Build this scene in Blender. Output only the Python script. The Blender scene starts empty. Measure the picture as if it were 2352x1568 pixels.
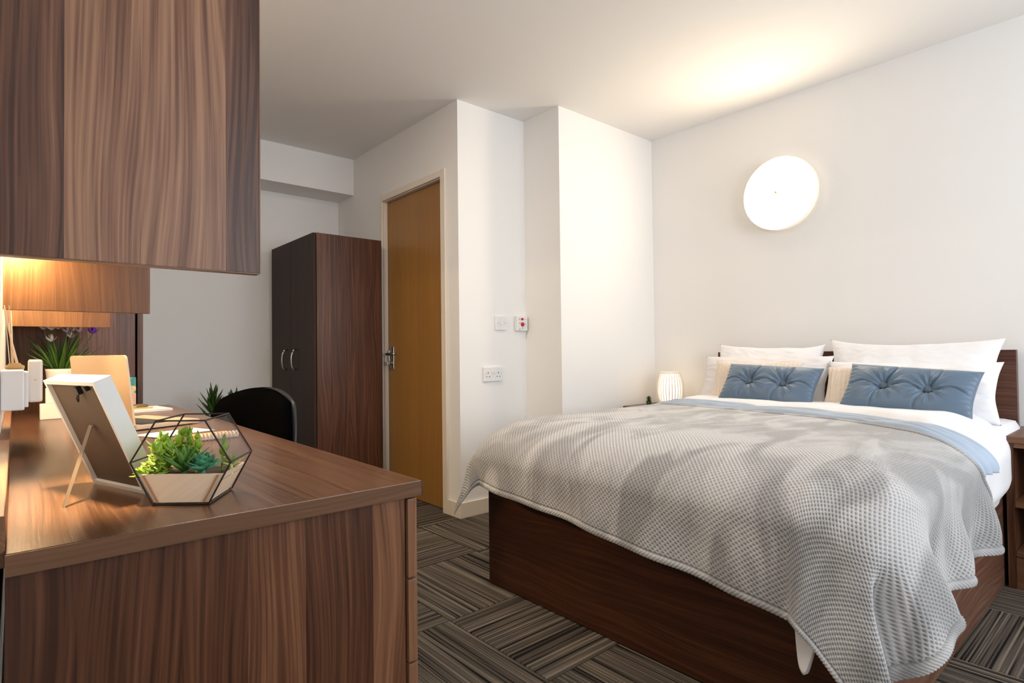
import bpy, bmesh, math, random
import numpy as np
from mathutils import Vector, Matrix, noise
PI = math.pi
random.seed(7)
rng = np.random.RandomState(5)
sc = bpy.context.scene
COL = sc.collection

# ------------------------------------------------------------------ camera
YAW, PITCH, ROLL, CAMH = math.radians(40.84), math.radians(1.0741), math.radians(-0.6716), 0.9425
F = Vector((math.sin(YAW)*math.cos(PITCH), math.cos(YAW)*math.cos(PITCH), math.sin(PITCH)))
R0 = Vector((math.cos(YAW), -math.sin(YAW), 0)); U0 = R0.cross(F)
Rv = R0*math.cos(ROLL)+U0*math.sin(ROLL); Uv = -R0*math.sin(ROLL)+U0*math.cos(ROLL)
cd = bpy.data.cameras.new('camera'); cam = bpy.data.objects.new('camera', cd); COL.objects.link(cam)
M = Matrix.Identity(4)
for i in range(3):
    M[i][0], M[i][1], M[i][2] = Rv[i], Uv[i], -F[i]
M[2][3] = CAMH
cam.matrix_world = M
cd.sensor_width = 36; cd.lens = 1321.2/2352*36; cd.clip_start = 0.01
sc.camera = cam
# ------------------------------------------------------------------ light and exposure
sc.view_settings.view_transform = 'Standard'; sc.view_settings.look = 'None'
sc.view_settings.exposure = 0.0; sc.view_settings.gamma = 1; sc.view_settings.use_curve_mapping = False
w = bpy.data.worlds.new('world'); sc.world = w; w.use_nodes = True
w.node_tree.nodes['Background'].inputs[0].default_value = (0.75, 0.86, 1.0, 1)
w.node_tree.nodes['Background'].inputs[1].default_value = 1.2
def area(name, loc, rot, sx, sy, power, col):
    l = bpy.data.lights.new(name, 'AREA'); l.shape = 'RECTANGLE'; l.size = sx; l.size_y = sy
    l.energy = power; l.color = col
    o = bpy.data.objects.new(name, l); o.location = loc; o.rotation_euler = rot; COL.objects.link(o); return o
WIN_X0, WIN_X1, WIN_Z0, WIN_Z1 = 0.75, 3.05, 0.85, 2.15
area('window_daylight', ((WIN_X0+WIN_X1)/2, -1.66, (WIN_Z0+WIN_Z1)/2), (PI/2, 0, 0), WIN_X1-WIN_X0, WIN_Z1-WIN_Z0, 62, (0.92, 0.96, 1.0))
area('added_ceiling_fill_light', (.50, 2.0, 2.36), (0, 0, 0), .34, .34, 23, (1.0, .86, .70))  # added unseen fill lamp that brightens the far end of the room
sc.cycles.diffuse_bounces = 6; sc.cycles.max_bounces = 12
LAMP_E, STRIP_E, BED_E = 29.0, 175.0, 9.0
WARM = (1.0, 0.74, 0.45); WARM2 = (1.0, 0.72, 0.39)

# ------------------------------------------------------------------ dimensions (metres)
XL, XD, YS, XC, YB, XH = -0.026, 1.9285, 2.6915, 2.444, 2.3803, 3.369
YBM, YE, ZC, ZBM, YFR = 4.036, 4.309, 2.4068, 2.137, -1.6

# ------------------------------------------------------------------ materials
def new_mat(name):
    m = bpy.data.materials.new(name); m.use_nodes = True
    nt = m.node_tree; b = nt.nodes['Principled BSDF']
    return m, nt, b
def N(nt, typ, **kw):
    n = nt.nodes.new(typ)
    for k, v in kw.items():
        if k.startswith('i_'):
            key = k[2:]; key = int(key) if key.isdigit() else key
            n.inputs[key].default_value = v
        else: setattr(n, k, v)
    return n
def mat(name, col, rough=0.5, metal=0.0, bump=0.0, bscale=200, var=0.0, sheen=0.0, spec=0.5, alpha=1, trans=0, sss=0, emit=None, estr=0, coat=0):
    m, nt, b = new_mat(name)
    b.inputs['Base Color'].default_value = (*col, 1); b.inputs['Roughness'].default_value = rough
    b.inputs['Metallic'].default_value = metal; b.inputs['Specular IOR Level'].default_value = spec
    if sheen: b.inputs['Sheen Weight'].default_value = sheen; b.inputs['Sheen Roughness'].default_value = 0.4
    if trans: b.inputs['Transmission Weight'].default_value = trans
    if sss: b.inputs['Subsurface Weight'].default_value = sss; b.inputs['Subsurface Radius'].default_value = (.02, .02, .02)
    if coat: b.inputs['Coat Weight'].default_value = coat; b.inputs['Coat Roughness'].default_value = .15
    if emit: b.inputs['Emission Color'].default_value = (*emit, 1); b.inputs['Emission Strength'].default_value = estr
    tc = N(nt, 'ShaderNodeTexCoord')
    if bump:
        nz = N(nt, 'ShaderNodeTexNoise', i_Scale=bscale, i_Detail=4.0)
        nt.links.new(tc.outputs['Object'], nz.inputs['Vector'])
        bp = N(nt, 'ShaderNodeBump', i_Strength=bump, i_Distance=0.002)
        nt.links.new(nz.outputs[0], bp.inputs['Height']); nt.links.new(bp.outputs[0], b.inputs['Normal'])
    if var:
        nz = N(nt, 'ShaderNodeTexNoise', i_Scale=6.0, i_Detail=3.0)
        nt.links.new(tc.outputs['Object'], nz.inputs['Vector'])
        mx = N(nt, 'ShaderNodeMix', data_type='RGBA')
        mx.inputs[6].default_value = (*[c*(1-var) for c in col], 1); mx.inputs[7].default_value = (*[min(1, c*(1+var)) for c in col], 1)
        nt.links.new(nz.outputs[0], mx.inputs[0]); nt.links.new(mx.outputs[2], b.inputs['Base Color'])
    return m
def wood(name, grain, across, dark, mid, light, rough=0.35, bvar=.42, board=0.14, contrast=1.0, seed=0.0, wave=0.012, spec=.32):
    """laminate: boards side by side, streaks along the grain. grain / across = axis letters; object space is metres"""
    m, nt, b = new_mat(name); L = nt.links.new
    tc = N(nt, 'ShaderNodeTexCoord'); sp = N(nt, 'ShaderNodeSeparateXYZ'); L(tc.outputs['Object'], sp.inputs[0])
    idx = {'x': 0, 'y': 1, 'z': 2}
    third = [c for c in 'xyz' if c not in (grain, across)][0]
    ad = N(nt, 'ShaderNodeMath', operation='ADD'); L(sp.outputs[idx[across]], ad.inputs[0]); L(sp.outputs[idx[third]], ad.inputs[1])
    A = ad.outputs[0]; G = sp.outputs[idx[grain]]
    # boards of uneven width
    def math_(op, a, bb, c=None):
        n = N(nt, 'ShaderNodeMath', operation=op)
        for i, v in enumerate((a, bb, c)):
            if v is None: continue
            if isinstance(v, (int, float)): n.inputs[i].default_value = v
            else: L(v, n.inputs[i])
        return n.outputs[0]
    warp = math_('SINE', math_('MULTIPLY', A, 13.0), 0)
    Aw = math_('ADD', math_('MULTIPLY', warp, board*0.22), math_('ADD', A, seed))
    bi = math_('FLOOR', math_('DIVIDE', Aw, board), 0)
    wn = N(nt, 'ShaderNodeTexWhiteNoise', noise_dimensions='1D'); L(bi, wn.inputs['W'])
    # wavy grain
    cv = N(nt, 'ShaderNodeCombineXYZ'); L(math_('MULTIPLY', G, 1.6), cv.inputs[0]); L(math_('MULTIPLY', A, 5.0), cv.inputs[1]); L(math_('MULTIPLY', wn.outputs[0], 37.0), cv.inputs[2])
    nw = N(nt, 'ShaderNodeTexNoise', i_Scale=1.0, i_Detail=1.0); L(cv.outputs[0], nw.inputs['Vector'])
    Ad = math_('ADD', A, math_('MULTIPLY', math_('SUBTRACT', nw.outputs[0], 0.5), wave*8))
    cs = N(nt, 'ShaderNodeCombineXYZ'); L(math_('MULTIPLY', G, 1.1), cs.inputs[0]); L(math_('MULTIPLY', Ad, 85.0), cs.inputs[1]); L(math_('MULTIPLY', wn.outputs[0], 91.0), cs.inputs[2])
    n1 = N(nt, 'ShaderNodeTexNoise', i_Scale=1.0, i_Detail=4.0, i_Roughness=0.55); L(cs.outputs[0], n1.inputs['Vector'])
    cf = N(nt, 'ShaderNodeCombineXYZ'); L(math_('MULTIPLY', G, 4.0), cf.inputs[0]); L(math_('MULTIPLY', Ad, 230.0), cf.inputs[1]); L(math_('MULTIPLY', wn.outputs[0], 17.0), cf.inputs[2])
    n2 = N(nt, 'ShaderNodeTexNoise', i_Scale=1.0, i_Detail=2.0); L(cf.outputs[0], n2.inputs['Vector'])
    s = math_('ADD', math_('MULTIPLY', math_('SUBTRACT', n1.outputs[0], 0.5), 1.0*contrast), math_('MULTIPLY', math_('SUBTRACT', n2.outputs[0], 0.5), 0.8*contrast))
    s = math_('ADD', s, math_('MULTIPLY', math_('SUBTRACT', wn.outputs[0], 0.5), bvar*contrast))
    s = math_('ADD', s, 0.5)
    cr = N(nt, 'ShaderNodeValToRGB'); e = cr.color_ramp.elements
    e[0].position = 0.12; e[0].color = (*dark, 1); e[1].position = 0.9; e[1].color = (*light, 1)
    q = cr.color_ramp.elements.new(0.5); q.color = (*mid, 1)
    L(s, cr.inputs[0]); L(cr.outputs[0], b.inputs['Base Color'])
    b.inputs['Roughness'].default_value = rough; b.inputs['Specular IOR Level'].default_value = spec
    bp = N(nt, 'ShaderNodeBump', i_Strength=0.12, i_Distance=0.001); L(n2.outputs[0], bp.inputs['Height']); L(bp.outputs[0], b.inputs['Normal'])
    return m
WD, WM, WL = (.036, .012, .006), (.098, .038, .018), (.21, .098, .050)
W_vx = wood('walnut_upright_x', 'z', 'x', WD, WM, WL, board=.105, bvar=.45)
W_vy = wood('walnut_upright_y', 'z', 'y', WD, WM, WL, board=.15)
W_y = wood('walnut_lengthwise', 'y', 'x', (.055, .023, .011), (.115, .052, .026), (.185, .09, .046), rough=.24, board=.19, seed=.37, wave=.006, spec=.5)
W_x = wood('walnut_crosswise', 'x', 'y', WD, WM, WL, board=.2)
W_ex = wood('walnut_edge_x', 'x', 'z', (.09, .045, .022), (.14, .066, .034), (.20, .10, .055), board=.5)
W_ey = wood('walnut_edge_y', 'y', 'z', (.09, .045, .022), (.15, .066, .034), (.22, .11, .06), board=.5)
W_ez = wood('walnut_edge_z', 'z', 'y', (.12, .055, .03), (.17, .08, .042), (.26, .13, .07), board=.5)
W_bedfoot_shaded = wood('walnut_bed_foot_shaded', 'y', 'z', (.020, .007, .0035), (.045, .015, .007), (.095, .034, .016), rough=.4, board=.13, wave=.012)  # bed walnut darkened in colour, shade painted in on the foot
W_bedside_lit = wood('walnut_bed_side_lit', 'x', 'z', (.07, .03, .018), (.14, .064, .04), (.24, .13, .09), rough=.33, board=.12)  # same bed walnut lightened in colour, window light painted in on the side
W_far = wood('walnut_wardrobe', 'z', 'x', (.045, .017, .009), (.11, .045, .024), (.23, .11, .062), rough=.3, board=.17)
W_fary_shaded = wood('walnut_wardrobe_doors_shaded', 'z', 'y', (.022, .012, .008), (.037, .020, .014), (.056, .031, .022), rough=.5, board=.12, contrast=.7, spec=.15)  # wardrobe walnut darkened in colour, shade of the backlit doors painted in
W_big = wood('walnut_cabinet_end', 'z', 'x', (.050, .022, .014), (.14, .064, .039), (.31, .165, .10), rough=.4, board=.088, contrast=1.1, seed=.085, bvar=.50)
W_lit = wood('walnut_divider', 'z', 'x', (.055, .024, .010), (.105, .048, .020), (.18, .09, .04), rough=.38, board=.11, contrast=.7)
W_oak = wood('oak_door_veneer', 'z', 'y', (.25, .115, .03), (.34, .17, .046), (.44, .24, .075), rough=.35, board=.3, contrast=.55)
W_pale = wood('pale_birch', 'x', 'z', (.62, .46, .32), (.74, .58, .42), (.80, .66, .50), rough=.5, board=.5, contrast=.5)
M_wall = mat('white_wall_paint', (.84, .832, .82), .85, bump=.05, bscale=350, spec=.2)
M_ceil = mat('ceiling_paint', (.83, .815, .795), .9, bump=.06, bscale=260, spec=.1)
M_gloss = mat('cream_gloss_paint', (.78, .70, .60), .3)
M_plastic = mat('white_plastic', (.78, .78, .78), .3)
M_plastic2 = mat('white_plastic_warm', (.80, .76, .70), .35)
M_dark = mat('dark_hole', (.02, .02, .02), .6)
M_red = mat('red_plastic', (.55, .01, .01), .3)
M_steel = mat('brushed_steel', (.55, .52, .49), .28, metal=1)
M_brass = mat('brass', (.75, .5, .22), .3, metal=1)
M_black = mat('black_wire', (.018, .014, .012), .45, metal=.4)
M_linen = mat('white_bed_linen', (.84, .84, .86), .8, bump=.12, bscale=700, sheen=.2, spec=.1)
M_linen2 = mat('off_white_pillowcase', (.78, .76, .765), .85, bump=.15, bscale=700, spec=.1)
M_knit = mat('cream_knit', (.78, .68, .58), .9, bump=.9, bscale=260, sheen=.4, spec=.1)
M_velvet = mat('blue_velvet', (.095, .152, .228), .42, sheen=.5, bump=.06, bscale=500, var=.10)
M_velvetd = mat('blue_velvet_button', (.065, .11, .16), .55, sheen=.6)
M_blue = mat('pale_blue_sheet', (.35, .43, .54), .6, sheen=.3, bump=.1, bscale=300, var=.28)
M_chair = mat('black_chair_fabric', (.0016, .0016, .0018), .95, bump=.3, bscale=600, spec=.0)
M_chairp = mat('black_chair_plastic', (.014, .015, .016), .45)
M_gold = mat('gold_laptop_metal', (.80, .62, .42), .38, metal=.55)
M_keys = mat('laptop_keys', (.03, .03, .035), .5)
M_paper = mat('white_paper', (.80, .79, .78), .7)
M_board = mat('brown_frame_backing', (.075, .048, .034), .75, bump=.1)
M_frame = mat('pale_grey_frame_paint', (.66, .66, .66), .4)
M_ceramic = mat('white_ceramic', (.78, .74, .68), .35)
M_soil = mat('dark_soil', (.03, .02, .012), .9, bump=.8, bscale=120)
M_orange = mat('orange_card', (.75, .33, .03), .6)
def leafmat(name, a, bcol, rough=.45):
    m, nt, b = new_mat(name); L = nt.links.new
    tc = N(nt, 'ShaderNodeTexCoord'); nz = N(nt, 'ShaderNodeTexNoise', i_Scale=30.0); oi = N(nt, 'ShaderNodeObjectInfo')
    L(tc.outputs['Object'], nz.inputs['Vector'])
    ad = N(nt, 'ShaderNodeMath', operation='MULTIPLY_ADD'); L(oi.outputs['Random'], ad.inputs[0]); ad.inputs[1].default_value = .6; L(nz.outputs[0], ad.inputs[2])
    sb = N(nt, 'ShaderNodeMath', operation='SUBTRACT'); L(ad.outputs[0], sb.inputs[0]); sb.inputs[1].default_value = .3
    mx = N(nt, 'ShaderNodeMix', data_type='RGBA'); mx.inputs[6].default_value = (*a, 1); mx.inputs[7].default_value = (*bcol, 1)
    L(sb.outputs[0], mx.inputs[0]); L(mx.outputs[2], b.inputs['Base Color']); b.inputs['Roughness'].default_value = rough
    return m
M_lf_lime = leafmat('lime_leaf', (.14, .30, .02), (.42, .55, .05))
M_lf_mid = leafmat('mid_green_leaf', (.05, .16, .02), (.16, .32, .06))
M_lf_teal = leafmat('teal_leaf', (.012, .13, .06), (.07, .30, .15))
M_lf_yel = leafmat('yellow_green_leaf', (.22, .28, .03), (.55, .58, .22))
M_lf_dark = leafmat('dark_green_leaf', (.012, .05, .006), (.07, .17, .015))
M_lf_agave = leafmat('floor_plant_leaf', (.010, .045, .006), (.05, .13, .012))
M_pet_w = mat('white_petal', (.75, .68, .62), .6); M_pet_p = mat('purple_petal', (.16, .03, .42), .5)
M_pet_l = mat('lilac_petal', (.5, .36, .48), .6)
m, nt, b = new_mat('clear_glass'); M_glass = m
b.inputs['Transmission Weight'].default_value = 1; b.inputs['Roughness'].default_value = .0; b.inputs['IOR'].default_value = 1.08
M_lamp = mat('glowing_opal_glass', (.9, .9, .9), .3, emit=(1, .80, .56), estr=LAMP_E)
M_lampside = mat('opal_glass_rim', (.85, .78, .68), .4, emit=(1, .78, .55), estr=.35)
M_strip = mat('glowing_strip_diffuser', (.9, .9, .9), .4, emit=WARM2, estr=STRIP_E)
M_shade = mat('glowing_slatted_shade', (.85, .80, .72), .6, emit=(1, .80, .58), estr=.12)
M_bulb = mat('glowing_bulb', (.9, .9, .9), .4, emit=(1, .66, .33), estr=BED_E*6)
# book cover: teal above, pink below, printed
m, nt, b = new_mat('book_cover'); M_book = m
tc = N(nt, 'ShaderNodeTexCoord'); nz = N(nt, 'ShaderNodeTexNoise', i_Scale=22.0, i_Detail=4.0); sp = N(nt, 'ShaderNodeSeparateXYZ')
nt.links.new(tc.outputs['Object'], nz.inputs['Vector']); nt.links.new(tc.outputs['Object'], sp.inputs[0])
ma = N(nt, 'ShaderNodeMath', operation='MULTIPLY_ADD'); nt.links.new(nz.outputs[0], ma.inputs[0]); ma.inputs[1].default_value = -.12; nt.links.new(sp.outputs[2], ma.inputs[2])
cr = N(nt, 'ShaderNodeValToRGB'); cr.color_ramp.interpolation = 'CONSTANT'
e = cr.color_ramp.elements; e[0].position = 0; e[0].color = (.55, .32, .27, 1); e[1].position = .015; e[1].color = (.55, .45, .2, 1)
q = e.new(.023); q.color = (.03, .20, .20, 1); q = e.new(.06); q.color = (.10, .38, .36, 1)
nt.links.new(ma.outputs[0], cr.inputs[0]); nt.links.new(cr.outputs[0], b.inputs['Base Color']); b.inputs['Roughness'].default_value = .4
# carpet tile: stripes along local Y, each tile its own
m, nt, b = new_mat('striped_carpet_tile'); M_carpet = m; L = nt.links.new
tc = N(nt, 'ShaderNodeTexCoord'); sp = N(nt, 'ShaderNodeSeparateXYZ'); oi = N(nt, 'ShaderNodeObjectInfo'); L(tc.outputs['Object'], sp.inputs[0])
def mth(op, a, bb, c=None):
    n = N(nt, 'ShaderNodeMath', operation=op)
    for i, v in enumerate((a, bb, c)):
        if v is None: continue
        if isinstance(v, (int, float)): n.inputs[i].default_value = v
        else: L(v, n.inputs[i])
    return n.outputs[0]
def stripes(scale, off):
    cv = N(nt, 'ShaderNodeCombineXYZ'); L(mth('MULTIPLY', sp.outputs[0], scale), cv.inputs[0]); L(mth('MULTIPLY', sp.outputs[1], 1.2), cv.inputs[1])
    L(mth('MULTIPLY_ADD', oi.outputs['Random'], 50.0, off), cv.inputs[2])
    n = N(nt, 'ShaderNodeTexNoise', i_Scale=1.0, i_Detail=1.5); L(cv.outputs[0], n.inputs['Vector']); return n.outputs[0]
s1 = stripes(135, 0.0); s2 = stripes(40, 9.0)
s = mth('ADD', mth('MULTIPLY', mth('SUBTRACT', s1, .5), 2.3), mth('MULTIPLY_ADD', mth('SUBTRACT', s2, .5), .45, .54))
cr = N(nt, 'ShaderNodeValToRGB'); e = cr.color_ramp.elements
e[0].position = .10; e[0].color = (.012, .010, .009, 1); e[1].position = .95; e[1].color = (.27, .225, .175, 1)
for ps, c in ((.27, (.028, .024, .021)), (.36, (.085, .070, .056)), (.60, (.120, .099, .078)), (.72, (.185, .153, .120))):
    q = e.new(ps); q.color = (*c, 1)
L(s, cr.inputs[0])
nf = N(nt, 'ShaderNodeTexNoise', i_Scale=500.0, i_Detail=2.0); L(tc.outputs['Object'], nf.inputs['Vector'])
mx = N(nt, 'ShaderNodeMix', data_type='RGBA', blend_type='MULTIPLY'); mx.inputs[0].default_value = .8
L(cr.outputs[0], mx.inputs[6]); c2 = N(nt, 'ShaderNodeValToRGB'); c2.color_ramp.elements[0].position = .3; c2.color_ramp.elements[0].color = (.55, .55, .55, 1); c2.color_ramp.elements[1].position = .65
L(nf.outputs[0], c2.inputs[0]); L(c2.outputs[0], mx.inputs[7]); L(mx.outputs[2], b.inputs['Base Color'])
b.inputs['Roughness'].default_value = .95; b.inputs['Specular IOR Level'].default_value = .1
bp = N(nt, 'ShaderNodeBump', i_Strength=.6, i_Distance=.003); L(mth('ADD', s, nf.outputs[0]), bp.inputs['Height']); L(bp.outputs[0], b.inputs['Normal'])
# grey throw
m, nt, b = new_mat('grey_waffle_plush'); M_throw = m; L = nt.links.new
tc = N(nt, 'ShaderNodeTexCoord'); mp = N(nt, 'ShaderNodeMapping'); mp.inputs['Scale'].default_value = (2.4, 5.2, 1.8); mp.inputs['Rotation'].default_value = (0, 0, .5)
L(tc.outputs['Object'], mp.inputs[0])
n1 = N(nt, 'ShaderNodeTexNoise', i_Scale=1.3, i_Detail=3.0, i_Distortion=.9); L(mp.outputs[0], n1.inputs['Vector'])
cr = N(nt, 'ShaderNodeValToRGB'); e = cr.color_ramp.elements; e[0].position = .42; e[0].color = (.355, .355, .36, 1); e[1].position = .58; e[1].color = (.57, .57, .575, 1)
L(n1.outputs[0], cr.inputs[0])
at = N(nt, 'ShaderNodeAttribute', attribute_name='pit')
mx = N(nt, 'ShaderNodeMix', data_type='RGBA', blend_type='MULTIPLY'); L(at.outputs['Fac'], mx.inputs[0]); L(cr.outputs[0], mx.inputs[6]); mx.inputs[7].default_value = (.50, .48, .47, 1)  # pits and hem groove tinted darker, recess shade put into the colour
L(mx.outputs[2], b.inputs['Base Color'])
b.inputs['Roughness'].default_value = .85; b.inputs['Sheen Weight'].default_value = .5; b.inputs['Sheen Roughness'].default_value = .5; b.inputs['Specular IOR Level'].default_value = .1
n3 = N(nt, 'ShaderNodeTexNoise', i_Scale=420.0, i_Detail=3.0); L(tc.outputs['Object'], n3.inputs['Vector'])
bp = N(nt, 'ShaderNodeBump', i_Strength=.5, i_Distance=.002); L(n3.outputs[0], bp.inputs['Height']); L(bp.outputs[0], b.inputs['Normal'])

# ------------------------------------------------------------------ helpers
def root_of(o):
    while o.parent: o = o.parent
    return o
def thing(name, label, cat, loc=(0, 0, 0), rz=0, group=None):
    o = bpy.data.objects.new(name, None); COL.objects.link(o); o.empty_display_size = .05
    o.location = loc; o.rotation_euler = (0, 0, rz); o['label'] = label; o['category'] = cat
    if group: o['group'] = group
    return o
def link(name, me, parent=None, m=None, label=None, loc=None, rot=None):
    o = bpy.data.objects.new(name, me); COL.objects.link(o)
    if m is not None and not me.materials: me.materials.append(m)
    if parent is not None: o.parent = parent
    if loc is not None: o.location = loc
    if rot is not None: o.rotation_euler = rot
    if label: o['label'] = label
    return o
def obj(name, bm, m, parent=None, world=True, smooth=False, label=None, loc=None, rot=None):
    """one mesh object; with world=True the verts are world coordinates and are moved into the root's frame"""
    if world and parent is not None:
        r = root_of(parent); Mi = (Matrix.Translation(r.location) @ Matrix.Rotation(r.rotation_euler.z, 4, 'Z')).inverted()
        bmesh.ops.transform(bm, matrix=Mi, verts=bm.verts)
    me = bpy.data.meshes.new(name); bm.to_mesh(me); bm.free()
    if smooth: me.polygons.foreach_set('use_smooth', [True]*len(me.polygons))
    return link(name, me, parent, m, label, loc, rot)
def struct(name, bm, m):
    o = obj(name, bm, m); o['kind'] = 'structure'; return o
def box(bm, x0, x1, y0, y1, z0, z1, bev=0.0, mi=0):
    t = bmesh.new()
    bmesh.ops.create_cube(t, size=1)
    for v in t.verts:
        v.co = Vector((x0+(v.co.x+.5)*(x1-x0), y0+(v.co.y+.5)*(y1-y0), z0+(v.co.z+.5)*(z1-z0)))
    if bev: bmesh.ops.bevel(t, geom=list(t.edges), offset=bev, segments=2, profile=.6, affect='EDGES')
    merge(bm, t); return bm
def merge(bm, t):
    me = bpy.data.meshes.new('tmp'); t.to_mesh(me); t.free(); bm.from_mesh(me); bpy.data.meshes.remove(me)
def B(*a, **k): return box(bmesh.new(), *a, **k)
def tube(bm, pts, r, seg=8, cap=True, closed=False):
    """a tube along points; r a number or a list"""
    P = [Vector(p) for p in pts]; n = len(P); rings = []
    up = Vector((0, 0, 1))
    for i, p in enumerate(P):
        if closed: t = P[(i+1) % n]-P[i-1]
        else: t = P[min(i+1, n-1)]-P[max(i-1, 0)]
        t.normalize()
        a = up if abs(t.dot(up)) < .95 else Vector((1, 0, 0))
        s = t.cross(a).normalized(); q = s.cross(t).normalized()
        rr = r[i] if isinstance(r, (list, tuple)) else r
        rings.append([bm.verts.new(p+(s*math.cos(2*PI*k/seg)+q*math.sin(2*PI*k/seg))*rr) for k in range(seg)])
    for i in range(n if closed else n-1):
        a, b2 = rings[i], rings[(i+1) % n]
        for k in range(seg): bm.faces.new((a[k], a[(k+1) % seg], b2[(k+1) % seg], b2[k]))
    if cap and not closed: bm.faces.new(rings[0][::-1]); bm.faces.new(rings[-1])
    return bm
def lathe(bm, prof, c=(0, 0, 0), seg=32, axis='z'):
    rings = []
    for r, h in prof:
        ring = []
        for k in range(seg):
            a = 2*PI*k/seg; x, y = r*math.cos(a), r*math.sin(a)
            v = Vector((x, y, h)) if axis == 'z' else (Vector((h, x, y)) if axis == 'x' else Vector((x, h, y)))
            ring.append(bm.verts.new(v+Vector(c)))
        rings.append(ring)
    for a, b2 in zip(rings, rings[1:]):
        for k in range(seg): bm.faces.new((a[k], a[(k+1) % seg], b2[(k+1) % seg], b2[k]))
    if prof[0][0] > 1e-4: bm.faces.new(rings[0][::-1])
    if prof[-1][0] > 1e-4: bm.faces.new(rings[-1])
    bmesh.ops.remove_doubles(bm, verts=bm.verts, dist=1e-6); bmesh.ops.recalc_face_normals(bm, faces=bm.faces)
    return bm
def poly(bm, pts, d):
    """prism: polygon pts swept by vector d"""
    a = [bm.verts.new(Vector(p)) for p in pts]; c = [bm.verts.new(Vector(p)+Vector(d)) for p in pts]
    bm.faces.new(a[::-1]); bm.faces.new(c); n = len(a)
    for i in range(n): bm.faces.new((a[i], a[(i+1) % n], c[(i+1) % n], c[i]))
    bmesh.ops.recalc_face_normals(bm, faces=bm.faces); return bm
def gridmesh(name, P, smooth=True, attr=None, uv=None):
    """P: (n,m,3) array"""
    n, mm = P.shape[:2]; me = bpy.data.meshes.new(name)
    me.vertices.add(n*mm); me.vertices.foreach_set('co', P.reshape(-1).astype(np.float32))
    i = np.arange(n*mm).reshape(n, mm)
    q = np.stack([i[:-1, :-1], i[:-1, 1:], i[1:, 1:], i[1:, :-1]], -1).reshape(-1, 4)
    me.loops.add(q.size); me.loops.foreach_set('vertex_index', q.reshape(-1).astype(np.int32))
    me.polygons.add(len(q)); me.polygons.foreach_set('loop_start', (np.arange(len(q))*4).astype(np.int32))
    me.update(calc_edges=True); me.polygons.foreach_set('use_smooth', np.full(len(q), smooth))
    if attr is not None:
        a = me.attributes.new('pit', 'FLOAT', 'POINT'); a.data.foreach_set('value', attr.reshape(-1).astype(np.float32))
    me.validate(); return me
def sm(x, a, b):
    t = np.clip((x-a)/(b-a), 0, 1); return t*t*(3-2*t)
# smooth 2-D noise from a few sine waves
def waves(x, y, seed, n=9, f0=3, f1=14):
    r = np.random.RandomState(seed); s = 0
    for _ in range(n):
        f = r.uniform(f0, f1); a = r.uniform(0, 2*PI); s = s+np.sin(f*(x*math.cos(a)+y*math.sin(a))*1.0+r.uniform(0, 6))*(f0/f)**.6
    return s/n

# ------------------------------------------------------------------ the room
T = .1
struct('wall_left', B(XL-T, XL, YFR-T, YE+T, 0, ZC), M_wall)
struct('wall_back', B(XL, XD+T, YE, YE+T, 0, ZC), M_wall)
DY0, DY1, DZ = 2.845, 3.592, 2.003          # door opening
bm = bmesh.new(); box(bm, XD, XD+T, YS+T, DY0, 0, ZC); box(bm, XD, XD+T, DY1, YE, 0, ZC); box(bm, XD, XD+T, DY0, DY1, DZ, ZC)
struct('wall_doorway', bm, M_wall)
struct('wall_alcove', B(XD, XC+T, YS, YS+T, 0, ZC), M_wall)
struct('wall_alcove_side', B(XC, XC+T, YB, YS, 0, ZC), M_wall)
struct('wall_pier', B(XC+T, XH+T, YB, YB+T, 0, ZC), M_wall)
struct('wall_right', B(XH, XH+T, YFR-T, YB, 0, ZC), M_wall)
bm = bmesh.new()
for a in ((XL, XH, 0, WIN_Z0), (XL, XH, WIN_Z1, ZC), (XL, WIN_X0, WIN_Z0, WIN_Z1), (WIN_X1, XH, WIN_Z0, WIN_Z1)):
    box(bm, a[0], a[1], YFR-T, YFR, a[2], a[3])
struct('wall_front', bm, M_wall)
bm = bmesh.new()
for a in ((WIN_X0, WIN_X1, WIN_Z0, WIN_Z0+.05), (WIN_X0, WIN_X1, WIN_Z1-.05, WIN_Z1), (WIN_X0, WIN_X0+.05, WIN_Z0+.05, WIN_Z1-.05), (WIN_X1-.05, WIN_X1, WIN_Z0+.05, WIN_Z1-.05), (1.875, 1.925, WIN_Z0+.05, WIN_Z1-.05)):
    box(bm, a[0], a[1], YFR-.05, YFR-.005, a[2], a[3], bev=.004)
struct('window_1', bm, M_plastic)
struct('ceiling', B(XL-T, XH+T, YFR-T, YE+T, ZC, ZC+T), M_ceil)
struct('wall_bulkhead', B(XL, XD, YBM, YE, ZBM, ZC), M_wall)
fl = struct('floor', B(XL-T, XH+T, YFR-T, YE+T, -.1, -.006), mat('floor_screed', (.03, .027, .024), .9))
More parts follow.
